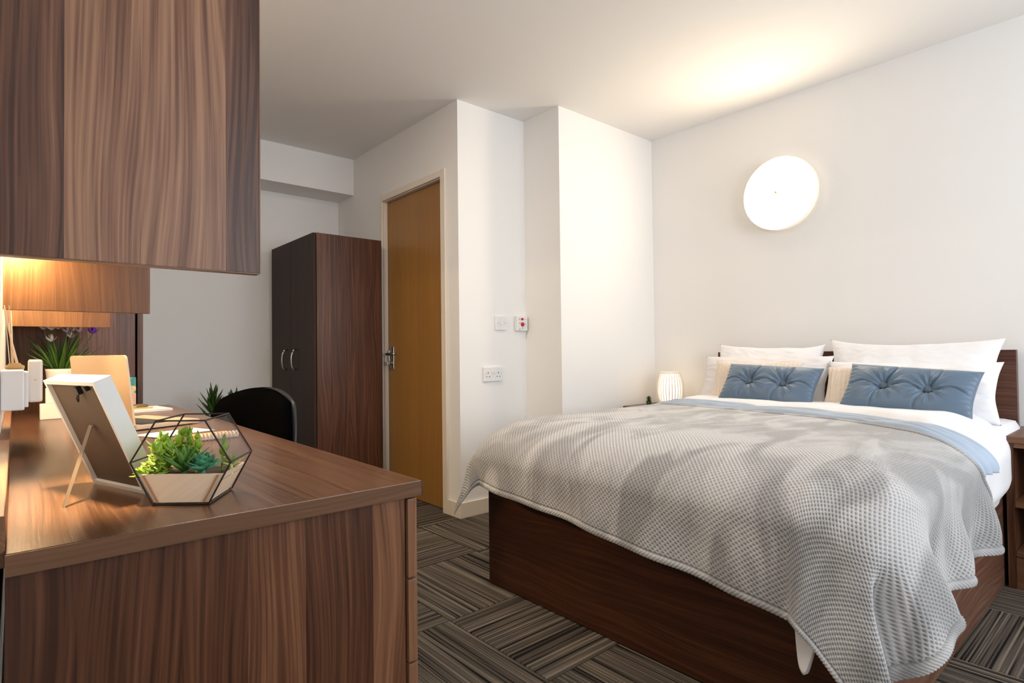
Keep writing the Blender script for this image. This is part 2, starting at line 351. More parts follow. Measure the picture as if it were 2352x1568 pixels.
# carpet tiles, quarter-turned, half a metre each
def tile_mesh(x0, x1, y0, y1):
    bm = bmesh.new(); g = .0012
    box(bm, x0+g, x1-g, y0+g, y1-g, -.006, 0)
    top = [e for e in bm.edges if all(v.co.z > -.001 for v in e.verts)]
    bmesh.ops.bevel(bm, geom=top, offset=.0022, segments=1, affect='EDGES')
    me = bpy.data.meshes.new('carpet_tile'); bm.to_mesh(me); bm.free(); me.materials.append(M_carpet); return me
full = tile_mesh(-.25, .25, -.25, .25)
for ix in range(-3, 5):
    for iy in range(-7, 6):
        x0, y0 = 1.165+ix*.5, 1.70+iy*.5
        a0, a1, b0, b1 = max(x0, XL), min(x0+.5, XH), max(y0, YFR), min(y0+.5, YE)
        if a1-a0 < .01 or b1-b0 < .01: continue
        if a0 > XD+.09 and b0 > YS: continue
        cx, cy = x0+.25, y0+.25; odd = (ix+iy) % 2
        whole = a1-a0 > .499 and b1-b0 > .499
        if odd:   # stripes along world x: turn the tile by 90 degrees
            me = full if whole else tile_mesh(b0-cy, b1-cy, -(a1-cx), -(a0-cx))
            link('carpet_tile', me, fl, loc=(cx, cy, 0), rot=(0, 0, PI/2))
        else:
            me = full if whole else tile_mesh(a0-cx, a1-cx, b0-cy, b1-cy)
            link('carpet_tile', me, fl, loc=(cx, cy, 0))
# skirting boards
SK, ST = .088, .014
def skirt(name, *bx):
    bm = bmesh.new()
    for a in bx: box(bm, *a, 0, SK, bev=.003)
    struct(name, bm, M_gloss)
skirt('baseboard_alcove', (XD-ST, XC, YS-ST, YS))
skirt('baseboard_alcove_side', (XC-ST, XC, YB-ST, YS-ST))
skirt('baseboard_pier', (XC, XH, YB-ST, YB))
skirt('baseboard_right', (XH-ST, XH, YFR, YB-ST))
skirt('baseboard_back', (XL, XD, YE-ST, YE))
skirt('baseboard_left', (XL, XL+ST, 3.7, YE-ST))
skirt('baseboard_doorway', (XD-ST, XD, YS, DY0-.036), (XD-ST, XD, DY1+.011, YE-ST))

# ------------------------------------------------------------------ door
d = bpy.data.objects.new('door_1', None); COL.objects.link(d); d.location = (XD, (DY0+DY1)/2, 0); d['kind'] = 'structure'
bm = bmesh.new()
AR = .045
box(bm, XD-.014, XD-.0005, DY0-AR+.01, DY0+.012, 0, DZ+AR-.01, bev=.003); box(bm, XD-.014, XD-.0005, DY1-.012, DY1+AR-.035, 0, DZ+AR-.01, bev=.003)
box(bm, XD-.014, XD-.0005, DY0+.012, DY1-.012, DZ-.008, DZ+AR-.012, bev=.003)
obj('architrave', bm, M_gloss, d)
bm = bmesh.new()
box(bm, XD, XD+T, DY0+.0005, DY0+.015, 0, DZ-.001); box(bm, XD, XD+T, DY1-.015, DY1-.0005, 0, DZ-.001); box(bm, XD, XD+T, DY0+.015, DY1-.015, DZ-.013, DZ-.001)
obj('door_lining', bm, M_gloss, d)
LX = 1.958
obj('door_leaf', B(LX, LX+.04, 2.8625, 3.5755, .006, 1.986, bev=.0015), W_oak, d)
for z in (1.768, 1.017, .27):
    bm = bmesh.new()
    tube(bm, [(LX-.006, 2.862, z-.048), (LX-.006, 2.862, z+.048)], .0065, 10)
    box(bm, LX-.003, LX+.001, 2.862, 2.880, z-.048, z+.048)
    for k in (-.024, 0, .024): box(bm, LX-.0135, LX+.001, 2.8555, 2.8685, z+k-.0012, z+k+.0012)
    obj('hinge', bm, M_steel, d, label='steel butt hinge')
bm = bmesh.new(); hy = 3.515
box(bm, LX-.008, LX, hy-.022, hy+.022, .838, .99, bev=.003)
lp = obj('lock_plate', bm, M_steel, d, label='steel lever lock plate')
bm = bmesh.new(); tube(bm, [(LX-.008, hy, .940), (LX-.045, hy, .940), (LX-.055, hy-.012, .940), (LX-.057, hy-.10, .939), (LX-.05, hy-.118, .939)], [.011, .009, .009, .0085, .008], 12)
obj('lever', bm, M_steel, lp, smooth=True)
bm = bmesh.new(); lathe(bm, [(.012, -.022), (.012, 0)], (LX-.008, hy, .878), 20, 'x'); box(bm, LX-.044, LX-.028, hy-.004, hy+.004, .864, .892, bev=.002)
obj('thumb_turn', bm, M_steel, lp)
bm = bmesh.new(); box(bm, LX-.012, LX-.001, hy+.030, hy+.058, .885, .965, bev=.003); obj('latch_case', bm, M_steel, lp)

# ------------------------------------------------------------------ switches and sockets on the alcove wall
def disc(bm, c, r, t=.001, axis='y', seg=20):
    lathe(bm, [(r, -t), (r, 0)], c, seg, axis); return bm
cx, cz = 2.233, 1.120
t = thing('light_switch', 'square white wall switch plate with a round centre, left of the red-button unit', 'switch', (cx, YS, cz))
bm = bmesh.new(); box(bm, cx-.043, cx+.043, YS-.011, YS-.0005, cz-.043, cz+.043, bev=.003); obj('plate', bm, M_plastic, t)
bm = bmesh.new(); lathe(bm, [(.0115, -.004), (.012, -.003), (.012, 0)], (cx, YS-.011, cz), 24, 'y'); obj('push_button', bm, M_plastic2, t)
for s in (-.028, .030):
    bm = bmesh.new(); disc(bm, (cx+s, YS-.011, cz), .0032); obj('screw', bm, M_steel, t)
cx, cz = 2.388, 1.120
t = thing('alarm_call_unit', 'white wall unit with a red lens above a round red button, by the alcove corner', 'alarm', (cx, YS, cz))
bm = bmesh.new(); box(bm, cx-.044, cx+.044, YS-.030, YS-.0005, cz-.045, cz+.046, bev=.005); obj('housing', bm, M_plastic, t)
bm = bmesh.new(); lathe(bm, [(0.001, -.006), (.009, -.004), (.012, 0)], (cx, YS-.030, cz+.028), 24, 'y')
for v in bm.verts: v.co.z = cz+.028+(v.co.z-cz-.028)*.65
obj('indicator_lens', bm, M_red, t, smooth=True)
bm = bmesh.new(); lathe(bm, [(.001, -.008), (.011, -.007), (.0135, -.004), (.0135, 0)], (cx, YS-.030, cz-.005), 28, 'y'); obj('button', bm, M_red, t)
for a, c in ((-.022, .028), (-.022, .002), (0, -.028), (-.022, -.036)): obj('screw_hole', disc(bmesh.new(), (cx+a, YS-.030, cz+c), .003), M_dark, t)
bm = bmesh.new()
for a in (.026, .004, -.002, -.008): box(bm, cx+.018, cx+.030, YS-.0306, YS-.0299, cz+a, cz+a+.002)
obj('printed_marks', bm, mat('grey_print', (.35, .35, .35), .6), t)
cx, cz = 2.166, .813
t = thing('double_socket', 'white twin power socket below the square switch plate', 'socket', (cx, YS, cz))
bm = bmesh.new(); box(bm, cx-.0715, cx+.0715, YS-.012, YS-.0005, cz-.043, cz+.043, bev=.003); obj('plate', bm, M_plastic, t)
for s in (-1, 1):
    q = cx+s*.040; obj('pin_hole', B(q-.0022, q+.0022, YS-.0125, YS-.0118, cz+.003, cz+.013), M_dark, t)
    for k in (-.011, .011): obj('pin_hole', B(q+k-.003, q+k+.003, YS-.0125, YS-.0118, cz-.017, cz-.012), M_dark, t)
    bm = bmesh.new(); q = cx+s*.0085; box(bm, q-.006, q+.006, YS-.0155, YS-.011, cz+.003, cz+.021, bev=.0015); obj('rocker', bm, M_plastic2, t)
    bm = bmesh.new(); disc(bm, (cx+s*.060, YS-.012, cz+.002), .003); obj('screw', bm, M_steel, t)

# ------------------------------------------------------------------ wall lamp
LY, LZ, LR = 1.474, 1.834, .207
t = thing('wall_lamp', 'large round glowing opal glass wall light above the bed', 'lamp', (XH, LY, LZ))
bm = bmesh.new(); lathe(bm, [(.15, -.03), (.15, 0)], (XH-.0005, LY, LZ), 40, 'x'); obj('backplate', bm, M_plastic, t)
bm = bmesh.new(); lathe(bm, [(LR-.004, -.028), (LR, -.032), (LR+.002, -.050), (LR-.001, -.068)], (XH, LY, LZ), 72, 'x')
obj('rim', bm, M_lampside, t, smooth=True)
bm = bmesh.new(); lathe(bm, [(0, -.098), (LR*.3, -.096), (LR*.6, -.089), (LR*.85, -.079), (LR*.96, -.073), (LR-.001, -.068)], (XH, LY, LZ), 72, 'x')
obj('glass_diffuser', bm, M_lamp, t, smooth=True)
bm = bmesh.new(); lathe(bm, [(0, -.012), (.004, -.011), (.006, -.006), (.011, -.003), (.011, 0)], (XH-.0975, LY, LZ), 24, 'x')
obj('finial', bm, M_brass, t, smooth=True)

# ------------------------------------------------------------------ desk with drawers
DX0, DX1, DYN, DYF, DTZ = -.008, .541, .872, 3.05, .72
t = thing('desk', 'long walnut desk along the left wall with a drawer pedestal', 'desk', (.27, DYN, 0))
obj('desktop', B(DX0, DX1-.001, DYN+.001, DYF, DTZ-.0255, DTZ, bev=.0015), W_y, t)
obj('edge_band', B(DX0, DX1, DYN-.001, DYN+.001, DTZ-.0255, DTZ-.0008), W_ex, t)
obj('edge_band', B(DX1-.001, DX1+.001, DYN-.001, DYF, DTZ-.0255, DTZ-.0008), W_ey, t)
obj('upstand', B(XL+.0005, DX0, DYN+.02, DYF, DTZ-.02, DTZ+.040, bev=.001), W_ey, t)
obj('side_panel', B(DX0, .5145, .886, .904, 0, DTZ-.026, bev=.0008), W_vx, t)
obj('side_panel', B(DX0, .5145, 1.318, 1.336, 0, DTZ-.026, bev=.0008), W_vx, t)
obj('side_panel', B(DX0, .5145, 3.03, 3.048, 0, DTZ-.026, bev=.0008), W_vx, t)
obj('back_panel', B(DX0, DX0+.012, .904, 3.03, .25, DTZ-.026), W_vy, t)
zs = [(.689, .5535), (.5495, .4085), (.4045, .2635), (.2595, .08)]
for a, c in zs:
    dr = obj('drawer', B(.517, .535, .880, 1.334, c, a, bev=.0012), W_ez, t)
    bm = bmesh.new(); ym = 1.107; zz = (a+c)/2; tube(bm, [(.535, ym-.064, zz), (.552, ym-.060, zz), (.560, ym-.035, zz), (.560, ym+.035, zz), (.552, ym+.060, zz), (.535, ym+.064, zz)], .004, 8)
    obj('handle', bm, M_steel, dr, smooth=True)

# ------------------------------------------------------------------ wall shelf unit over the desk
def divider(y, z0, z1, dx, m, th=.018):
    return B(XL+.0008, dx, y, y+th, z0, z1, bev=.001)
t = thing('wall_shelf_unit', 'walnut shelf unit on the left wall with deep upright dividers above the desk', 'shelf', (XL, .97, 1.06))
p1 = obj('end_panel', divider(.97, 1.0745, 2.05, .2995, W_big), W_big, t)
obj('edge_band', B(.2995, .3012, .9695, .9885, 1.0745, 2.05), W_ez, p1, label='light orange-brown edge strip')
obj('edge_band', B(XL+.0008, .2995, .9695, .9885, 1.0732, 1.0748), W_ex, p1)
obj('divider', divider(2.07, 1.0745, 1.62, .315, W_lit), W_lit, t)
obj('divider', divider(2.72, 1.0565, 1.62, .2825, W_lit), W_lit, t)
obj('shelf_board', B(XL+.0008, .28, .988, 2.738, 1.285, 1.303), W_y, t)
obj('shelf_board', B(XL+.0008, .28, .988, 2.738, 1.602, 1.62), W_y, t)
obj('back_board', B(XL+.0008, XL+.008, .988, 2.738, 1.303, 1.602), W_vy, t)
for y0, y1, lab in ((1.955, 2.055, 'short warm strip light under the shelf just before the middle divider'), (2.14, 2.66, 'warm under-shelf strip light in the far bay of the shelf unit')):
    s = thing('strip_light', lab, 'lamp', (.03, y0, 1.285), group='strip lights under the shelf board')
    obj('housing', B(XL+.001, .018, y0, y1, 1.268, 1.2848, bev=.002), M_plastic, s)
    obj('diffuser', B(XL+.004, .015, y0+.01, y1-.01, 1.258, 1.268, bev=.002), M_strip if y0 > 2.1 else mat('glowing_short_strip', (.9, .9, .9), .4, emit=WARM2, estr=STRIP_E*2.6), s)

s = thing('added_desk_spot', 'added small round steel spot lamp, unseen under the shelf, brightening the near end of the desk', 'lamp', (.035, 1.16, 1.285))
obj('bezel', lathe(bmesh.new(), [(.030, -.010), (.032, -.008), (.032, 0)], (.035, 1.16, 1.2848), 28), M_steel, s)
obj('lens', lathe(bmesh.new(), [(.022, -.0015), (.022, 0)], (.035, 1.16, 1.2745), 24), mat('glowing_lens', (.9, .9, .9), .4, emit=WARM2, estr=20), s)
sl = bpy.data.lights.new('added_desk_spot_beam', 'SPOT'); sl.energy = 110; sl.color = (1, .78, .46); sl.spot_size = math.radians(52); sl.spot_blend = 1; sl.shadow_soft_size = .02  # added spot, put in to throw a golden pool on the desktop
so = bpy.data.objects.new('added_desk_spot_beam', sl); so.location = (.035, 1.16, 1.268); COL.objects.link(so)
# housing of the added fill lamp over the desk aisle, out of view
s = thing('added_ceiling_fill', 'added round flush fill lamp on the ceiling above the desk aisle, out of the picture', 'lamp', (.50, 2.0, ZC))
obj('housing', lathe(bmesh.new(), [(.19, -.03), (.20, -.025), (.20, -.0005)], (.50, 2.0, ZC), 40), M_plastic, s)

# ------------------------------------------------------------------ tall cupboard past the desk
t = thing('tall_cupboard', 'tall walnut cupboard standing past the far end of the desk', 'cupboard', (.2, 3.058, 0))
obj('side_panel', B(XL+.0008, .408, 3.055, 3.073, 0, 1.9, bev=.001), W_far, t)
obj('side_panel', B(XL+.0008, .408, 3.637, 3.655, 0, 1.9, bev=.001), W_far, t)
obj('carcass', B(XL+.0008, .405, 3.073, 3.637, .02, 1.895), W_fary_shaded, t)
for a, c in ((3.055, 3.353), (3.357, 3.655)):
    dd = obj('door', B(.416, .438, a, c, .06, 1.897, bev=.0015), W_vy, t)
    bm = bmesh.new(); ym = c-.04 if a < 3.2 else a+.04
    tube(bm, [(.438, ym, .95), (.458, ym, .955), (.464, ym, 1.0), (.464, ym, 1.05), (.458, ym, 1.095), (.438, ym, 1.10)], .004, 8); obj('handle', bm, M_steel, dd, smooth=True)

# ------------------------------------------------------------------ wardrobe
t = thing('wardrobe', 'two-door walnut wardrobe in the corner beside the oak door', 'wardrobe', (1.63, 3.87, 0))
ZW = 1.703
obj('side_panel', B(1.418, 1.864, 3.490, 3.508, 0, ZW, bev=.001), W_far, t)
obj('side_panel', B(1.418, 1.864, 4.232, 4.250, 0, ZW, bev=.001), W_far, t)
obj('top_panel', B(1.418, 1.864, 3.508, 4.232, ZW-.018, ZW-.001), W_x, t)
obj('carcass', B(1.421, 1.862, 3.509, 4.231, .06, ZW-.019), W_fary_shaded, t)
obj('plinth', B(1.45, 1.86, 3.509, 4.231, 0, .06), W_fary_shaded, t)
for a, c, ym in ((3.492, 3.872, 3.787), (3.875, 4.250, 3.960)):
    dd = obj('door', B(1.396, 1.414, a, c, .065, ZW-.002, bev=.0015), W_fary_shaded, t)
    bm = bmesh.new(); pts = []
    for k in range(13):
        th = PI*k/12; pts.append((1.396-.030*math.sin(th)**.6, ym, .910+.066*math.cos(th)))
    tube(bm, pts, .0052, 10); obj('handle', bm, M_steel, dd, smooth=True, label='bow-shaped steel handle')

# ------------------------------------------------------------------ office chair
t = thing('desk_chair', 'black fabric swivel chair pushed in at the desk', 'chair', (.475, 2.16, 0), rz=math.radians(111))
# local frame: y forward (towards the desk), x to the right; backrest is at y=-.2
def cushion_bm(w_, h_, th, curve, plane, nseg=26, p=3.2):
    bm = bmesh.new(); rings = []
    for side in (1, -1):
        g = []
        for i in range(nseg+1):
            row = []
            for j in range(nseg+1):
                u, v = 2*i/nseg-1, 2*j/nseg-1
                # map square to superellipse
                uu = u*math.sqrt(max(0, 1-v*v*.38)); vv = v*math.sqrt(max(0, 1-u*u*.38))
                e = max(abs(u), abs(v)); bl = (1-e**6)**.5 if e < 1 else 0
                x, z = uu*w_/2, vv*h_/2; y = side*th/2*bl - curve*(uu*uu)
                row.append(bm.verts.new(plane(x, y, z)))
            g.append(row)
        for i in range(nseg):
            for j in range(nseg):
                f = (g[i][j], g[i+1][j], g[i+1][j+1], g[i][j+1]); bm.faces.new(f if side < 0 else f[::-1])
    bmesh.ops.remove_doubles(bm, verts=bm.verts, dist=1e-5); bmesh.ops.recalc_face_normals(bm, faces=bm.faces); return bm
obj('backrest', cushion_bm(.47, .42, .055, -.05, lambda x, y, z: (x, y-.215-.12*z, z+.612)), M_chair, t, world=False, smooth=True)
obj('back_shell', cushion_bm(.475, .425, .03, -.05, lambda x, y, z: (x, y-.240-.12*z, z+.610)), M_chairp, t, world=False, smooth=True)
obj('seat', cushion_bm(.48, .46, .075, 0, lambda x, y, z: (x, z+.02, y+.435)), M_chair, t, world=False, smooth=True)
bm = bmesh.new(); tube(bm, [(0, -.10, .385), (0, -.25, .39), (0, -.275, .44), (0, -.268, .60)], [.022, .022, .022, .02], 10); obj('back_bracket', bm, M_chairp, t, world=False, smooth=True)
bm = bmesh.new(); tube(bm, [(0, 0, .10), (0, 0, .28)], .028, 16); tube(bm, [(0, 0, .28), (0, 0, .395)], .016, 16); obj('gas_column', bm, M_chairp, t, world=False, smooth=True)
for k in range(5):
    a = 2*PI*k/5+.3; c, s = math.cos(a), math.sin(a)
    bm = bmesh.new(); tube(bm, [(0, 0, .11), (.12*c, .12*s, .10), (.27*c, .27*s, .075)], [.026, .02, .014], 10)
    lg = obj('leg', bm, M_chairp, t, world=False, smooth=True)
    bm = bmesh.new()
    for o_ in (-.012, .012): lathe(bm, [(.026, o_-.008), (.028, o_), (.026, o_+.008)], (.27*c, .27*s, .0285), 16, 'y')
    tube(bm, [(.27*c, .27*s, .03), (.27*c, .27*s, .08)], .006, 8); obj('castor', bm, M_chairp, lg, world=False, smooth=True)

# ------------------------------------------------------------------ leaves
def leaf_mesh(name, L_, W_, th, curl, m, seg=6, fold=.15, tip=1.0):
    """a leaf growing along +y from the origin, bending up (+z)"""
    bm = bmesh.new(); top = []; bot = []
    for i in range(seg+1):
        s = i/seg; wd = W_*(math.sin(PI*min(1, s*.9+.12))**.8)*(1 if s < 1 else .0)
        if s == 1: wd = W_*.04*tip
        y = L_*s; z = curl*L_*s*s
        top.append([bm.verts.new((k*wd/2, y, z+(abs(k)*fold*wd)+(th*(1-s) if k == 0 else 0))) for k in (-1, 0, 1)])
        bot.append([bm.verts.new((0, y, z-th*(1-s*.8)))])
    for i in range(seg):
        a, c = top[i], top[i+1]
        for k in range(2): bm.faces.new((a[k], a[k+1], c[k+1], c[k]))
        bm.faces.new((a[2], bot[i][0], bot[i+1][0], c[2])); bm.faces.new((bot[i][0], a[0], c[0], bot[i+1][0]))
    bmesh.ops.recalc_face_normals(bm, faces=bm.faces)
    me = bpy.data.meshes.new(name); bm.to_mesh(me); bm.free(); me.polygons.foreach_set('use_smooth', [True]*len(me.polygons)); me.materials.append(m); return me
def leaf(parent, me, loc, az, el, scale=1, roll=0, name='leaf'):
    o = bpy.data.objects.new(name, me); COL.objects.link(o); o.parent = parent
    Mx = Matrix.Translation(loc) @ Matrix.Rotation(az, 4, 'Z') @ Matrix.Rotation(el, 4, 'X') @ Matrix.Rotation(roll, 4, 'Y') @ Matrix.Scale(scale, 4)
    o.matrix_local = Mx; return o

# floor plant behind the chair
t = thing('floor_plant', 'dark green spiky-leaved plant in a pot behind the black chair', 'plant', (.97, 3.93, 0))
bm = bmesh.new(); lathe(bm, [(.10, 0), (.115, .02), (.14, .40), (.145, .42), (.13, .42), (.125, .385), (0, .38)], (0, 0, 0), 36); obj('pot', bm, M_ceramic, t, world=False, smooth=True)
bm = bmesh.new(); lathe(bm, [(.124, .382), (.10, .392), (0, .396)], (0, 0, 0), 24); obj('soil', bm, M_soil, t, world=False)
lm = leaf_mesh('leaf', .17, .034, .0012, .10, M_lf_agave, seg=5, fold=.2)
for q, (sx, sy, hh, n_) in enumerate(((-.035, -.02, .33, 46), (.075, .02, .30, 30))):
    bm = bmesh.new(); tube(bm, [(sx, sy, .385), (sx*1.1, sy, .50), (sx*1.2, sy, .385+hh*.8)], [.008, .007, .004], 8)
    st = obj('stem', bm, M_lf_agave, t, world=False, smooth=True)
    for k in range(n_):
        f = k/n_; z = .46+f*(hh-.13); az = k*2.4; el = math.radians(22+52*f**1.2+random.uniform(-7, 7))
        leaf(st, lm, (sx*(1+.2*f), sy, z), az, el, random.uniform(.72, 1.0)*(1-.15*f), random.uniform(-.3, .3))

# ------------------------------------------------------------------ things on the desk
# picture frame seen from the back
fe = Vector((.3109, -.9504, 0)); fn = Vector((-.9504, -.3109, 0)); fo = Vector((.106, 1.255, DTZ))
t = thing('picture_frame', 'pale grey photo frame with its brown back turned, propped on a strut on the desk', 'picture frame', fo)
tl = math.atan2(.075, .185); up = fn*math.sin(tl)+Vector((0, 0, math.cos(tl))); fw = -fn*math.cos(tl)+Vector((0, 0, math.sin(tl)))   # fw: towards the picture side
Wf, Hf, Df, Bf = .172, .198, .026, .0065
def fp(a, c, e_): return fo+fe*a+up*c+fw*e_+Vector((0, 0, .0012))
def fbox(bm, a0, a1, c0, c1, e0, e1):
    return poly(bm, [fp(a0, c0, e0), fp(a1, c0, e0), fp(a1, c1, e0), fp(a0, c1, e0)], fw*(e1-e0))
for a in ((0, Wf, 0, Bf), (0, Wf, Hf-Bf, Hf), (0, Bf, Bf, Hf-Bf), (Wf-Bf, Wf, Bf, Hf-Bf)):
    obj('rail', fbox(bmesh.new(), a[0], a[1], a[2], a[3], 0, Df), M_frame, t)
obj('backing_board', fbox(bmesh.new(), Bf, Wf-Bf, Bf, Hf-Bf, .006, .009), M_board, t)
obj('picture', fbox(bmesh.new(), Bf, Wf-Bf, Bf, Hf-Bf, .018, .0195), M_paper, t)
bm = bmesh.new(); hp = fp(Wf*.52, Hf*.60, .004); ft = Vector((.056, 1.086, DTZ+.0005))
dirv = (ft-hp).normalized(); sd = fe*.007
poly(bm, [hp-sd*.9, hp+sd*.9, ft+sd*.55, ft-sd*.55], fw*-.0018); obj('easel_strut', bm, mat('strut_bronze', (.11, .075, .05), .5), t)
bm = bmesh.new(); tube(bm, [fp(Wf*.60, Hf*.885, -.0002), fp(Wf*.585, Hf*.86, -.003), fp(Wf*.60, Hf*.835, -.0035), fp(Wf*.62, Hf*.86, -.003)], .0015, 6, closed=True)
fbox(bm, Wf*.575, Wf*.635, Hf*.885, Hf*.95, -.001, .006); obj('hanging_ring', bm, M_black, t)
bm = bmesh.new(); poly(bm, [fp(Wf*.76, Hf*.955, -.001), fp(Wf*.79, Hf*.955, -.001), fp(Wf*.81, Hf*.92, -.001), fp(Wf*.785, Hf*.92, -.001)], fw*.007); obj('turn_clip', bm, M_black, t)

# geometric terrarium
to = Vector((.1875, .9775, DTZ)); he = Vector((.7533, -.6577, 0)); ha = Vector((.545, .838, 0)); HD = .100
t = thing('geometric_terrarium', 'black wire and birch hexagonal planter filled with green succulents, on the desk', 'planter', to)
HXP = [(-.042, 0), (.042, 0), (.0755, .062), (.037, .124), (-.037, .124), (-.0755, .062)]
def hp_(k, d_, ins=0.0):
    a, z = HXP[k % 6]; f = 1-ins; return to+he*(a*f)+ha*(d_)+Vector((0, 0, .002+z*f+.062*ins*.0))
bm = bmesh.new()
for d_ in (0, HD):
    for k in range(6): tube(bm, [hp_(k, d_), hp_(k+1, d_)], .0013, 6)
for k in range(6): tube(bm, [hp_(k, 0), hp_(k, HD)], .0013, 6)
obj('wire_frame', bm, M_black, t)
def face4(a, b_, c, d_, th): return poly(bmesh.new(), [a, b_, c, d_], th)
def hq(a, z, d_): return to+he*a+ha*d_+Vector((0, 0, z))
zt = .046; wt = .042+(.0755-.042)*zt/.062
obj('front_board', face4(hq(-.040, .004, .002), hq(.040, .004, .002), hq(wt-.003, zt, .002), hq(-wt+.003, zt, .002), ha*.004), W_pale, t)
obj('back_board', face4(hq(-.040, .004, HD-.002), hq(.040, .004, HD-.002), hq(wt-.003, zt, HD-.002), hq(-wt+.003, zt, HD-.002), ha*-.004), W_pale, t)
obj('side_board', face4(hq(.040, .004, .007), hq(.040, .004, HD-.007), hq(wt-.001, zt, HD-.007), hq(wt-.001, zt, .007), he*-.004), W_pale, t)
obj('side_board', face4(hq(-.040, .004, .007), hq(-.040, .004, HD-.007), hq(-wt+.001, zt, HD-.007), hq(-wt+.001, zt, .007), he*.004), W_pale, t)
obj('base_board', face4(hq(-.040, .0035, .006), hq(.040, .0035, .006), hq(.040, .0035, HD-.006), hq(-.040, .0035, HD-.006), (0, 0, .003)), W_pale, t)
M_fil = mat('brown_fillet', (.36, .19, .10), .5)
for s in (-1, 1):
    bm = poly(bmesh.new(), [hq(s*.0325, .004, -.0002), hq(s*.0355, .004, -.0002), hq(s*(wt-.0095), zt-.001, -.0002), hq(s*(wt-.0125), zt-.001, -.0002)], ha*.003); obj('corner_fillet', bm, M_fil, t)
obj('soil', face4(hq(-.060, .036, .008), hq(.060, .036, .008), hq(.060, .036, HD-.008), hq(-.060, .036, HD-.008), (0, 0, .004)), M_soil, t)
obj('glass_pane', face4(hq(.0750, .063, .003), hq(.0750, .063, HD-.003), hq(.0372, .1235, HD-.003), hq(.0372, .1235, .003), he*-.0012), M_glass, t)
def rosette(name, a, d_, z, me, n, sc_, el0, el1, label):
    c = hq(a, z, d_)-to
    bm = bmesh.new(); tube(bm, [c-Vector((0, 0, .01)), c+Vector((0, 0, .004))], [.004, .003], 8)
    pl = obj(name, bm, me.materials[0], t, world=False, label=label)
    for k in range(n):
        f = k/max(1, n-1)
        leaf(pl, me, c+Vector((0, 0, .002+.006*f)), k*2.399963, math.radians(el0+(el1-el0)*f), sc_*(1-.45*f)*random.uniform(.9, 1.08), random.uniform(-.15, .15))
    return pl
lf_ro = leaf_mesh('leaf', .034, .024, .003, .25, M_lf_teal, seg=5, fold=.12)
lf_ag = leaf_mesh('leaf', .052, .013, .003, .05, M_lf_mid, seg=5, fold=.1)
lf_li = leaf_mesh('leaf', .017, .013, .002, .2, M_lf_lime, seg=4, fold=.1)
lf_ye = leaf_mesh('leaf', .030, .015, .0022, .15, M_lf_yel, seg=4, fold=.1)
rosette('rosette_succulent', .026, .020, .047, lf_ro, 30, .95, 2, 78, 'teal rosette')
rosette('agave_succulent', -.006, .028, .044, lf_ag, 26, 1.05, 24, 84, 'mid green spiky plant')
rosette('leafy_succulent', .058, .050, .046, lf_ye, 14, .95, 10, 70, 'yellow-green leafy plant')
rosette('leafy_succulent', -.062, .045, .044, lf_ye, 12, .9, 2, 60, 'yellow-green leafy plant')
bsh = None
for q, (a, d_, zz, n_) in enumerate(((-.038, .022, .040, 60), (-.050, .055, .040, 34), (-.022, .060, .050, 26))):
    c = hq(a, zz, d_)-to; bm = bmesh.new(); tube(bm, [c-Vector((0, 0, .004)), c+Vector((0, 0, .03))], .0025, 6)
    pl = obj('bushy_succulent', bm, M_lf_lime, t, world=False, label='lime green bushy plant')
    for k in range(n_):
        f = k/n_; leaf(pl, lf_li, c+Vector((random.uniform(-.012, .012), random.uniform(-.010, .010), .004+.046*f*(1 if q else .85))), k*2.4, math.radians(random.uniform(-5, 40)+35*f), random.uniform(.7, 1.15), random.uniform(-.4, .4))
for a, d_, h_ in ((.004, .045, .070), (-.015, .06, .076), (.040, .06, .06)):   # tall shoots
    c = hq(a, .04, d_)-to; bm = bmesh.new(); tube(bm, [c, c+Vector((.002, 0, h_*.6)), c+Vector((.004, -.002, h_*.75))], .0018, 6)
    pl = obj('tall_shoot', bm, M_lf_lime, t, world=False)
    for k in range(12): leaf(pl, lf_li, c+Vector((.003, -.001, h_*(.45+.045*k)*.85)), k*2.4, math.radians(35+4*k), .95-.03*k)
for k in range(7):   # leaves spilling over the left side
    c = hq(-.062+random.uniform(-.006, .006), .043, .006+.010*k)-to
    if k == 0: spl = obj('trailing_succulent', tube(bmesh.new(), [c, c+ha*.06+Vector((0, 0, .002))], .0018, 6), M_lf_mid, t, world=False)
    for j in range(3): leaf(spl, lf_li, c, math.atan2(-he.y, -he.x)-PI/2+random.uniform(-.8, .8), math.radians(random.uniform(-15, 35)), random.uniform(.9, 1.4))

# laptop, lid open, its back towards the window side
hA = Vector((.270, 2.040, 0)); hdir = Vector((-.382, .924, 0)); fwd = Vector((.924, .382, 0))
t = thing('laptop', 'open gold laptop on the desk with the back of its lid showing', 'laptop', (.270, 2.040, DTZ))
Z0 = DTZ+.003
def lpt(a, c, z): return hA+hdir*a+fwd*c+Vector((0, 0, z))
bm = poly(bmesh.new(), [lpt(0, .004, Z0), lpt(.305, .004, Z0), lpt(.305, .212, Z0), lpt(0, .212, Z0)], (0, 0, .013)); bmesh.ops.bevel(bm, geom=list(bm.edges), offset=.003, segments=2, affect='EDGES'); obj('base', bm, M_gold, t)
bm = poly(bmesh.new(), [lpt(.012, .03, Z0+.0135), lpt(.293, .03, Z0+.0135), lpt(.293, .125, Z0+.0135), lpt(.012, .125, Z0+.0135)], (0, 0, .0016)); obj('keyboard', bm, M_keys, t)
bm = poly(bmesh.new(), [lpt(.10, .14, Z0+.0131), lpt(.205, .14, Z0+.0131), lpt(.205, .20, Z0+.0131), lpt(.10, .20, Z0+.0131)], (0, 0, .0006)); obj('trackpad', bm, M_gold, t)
bm = bmesh.new()
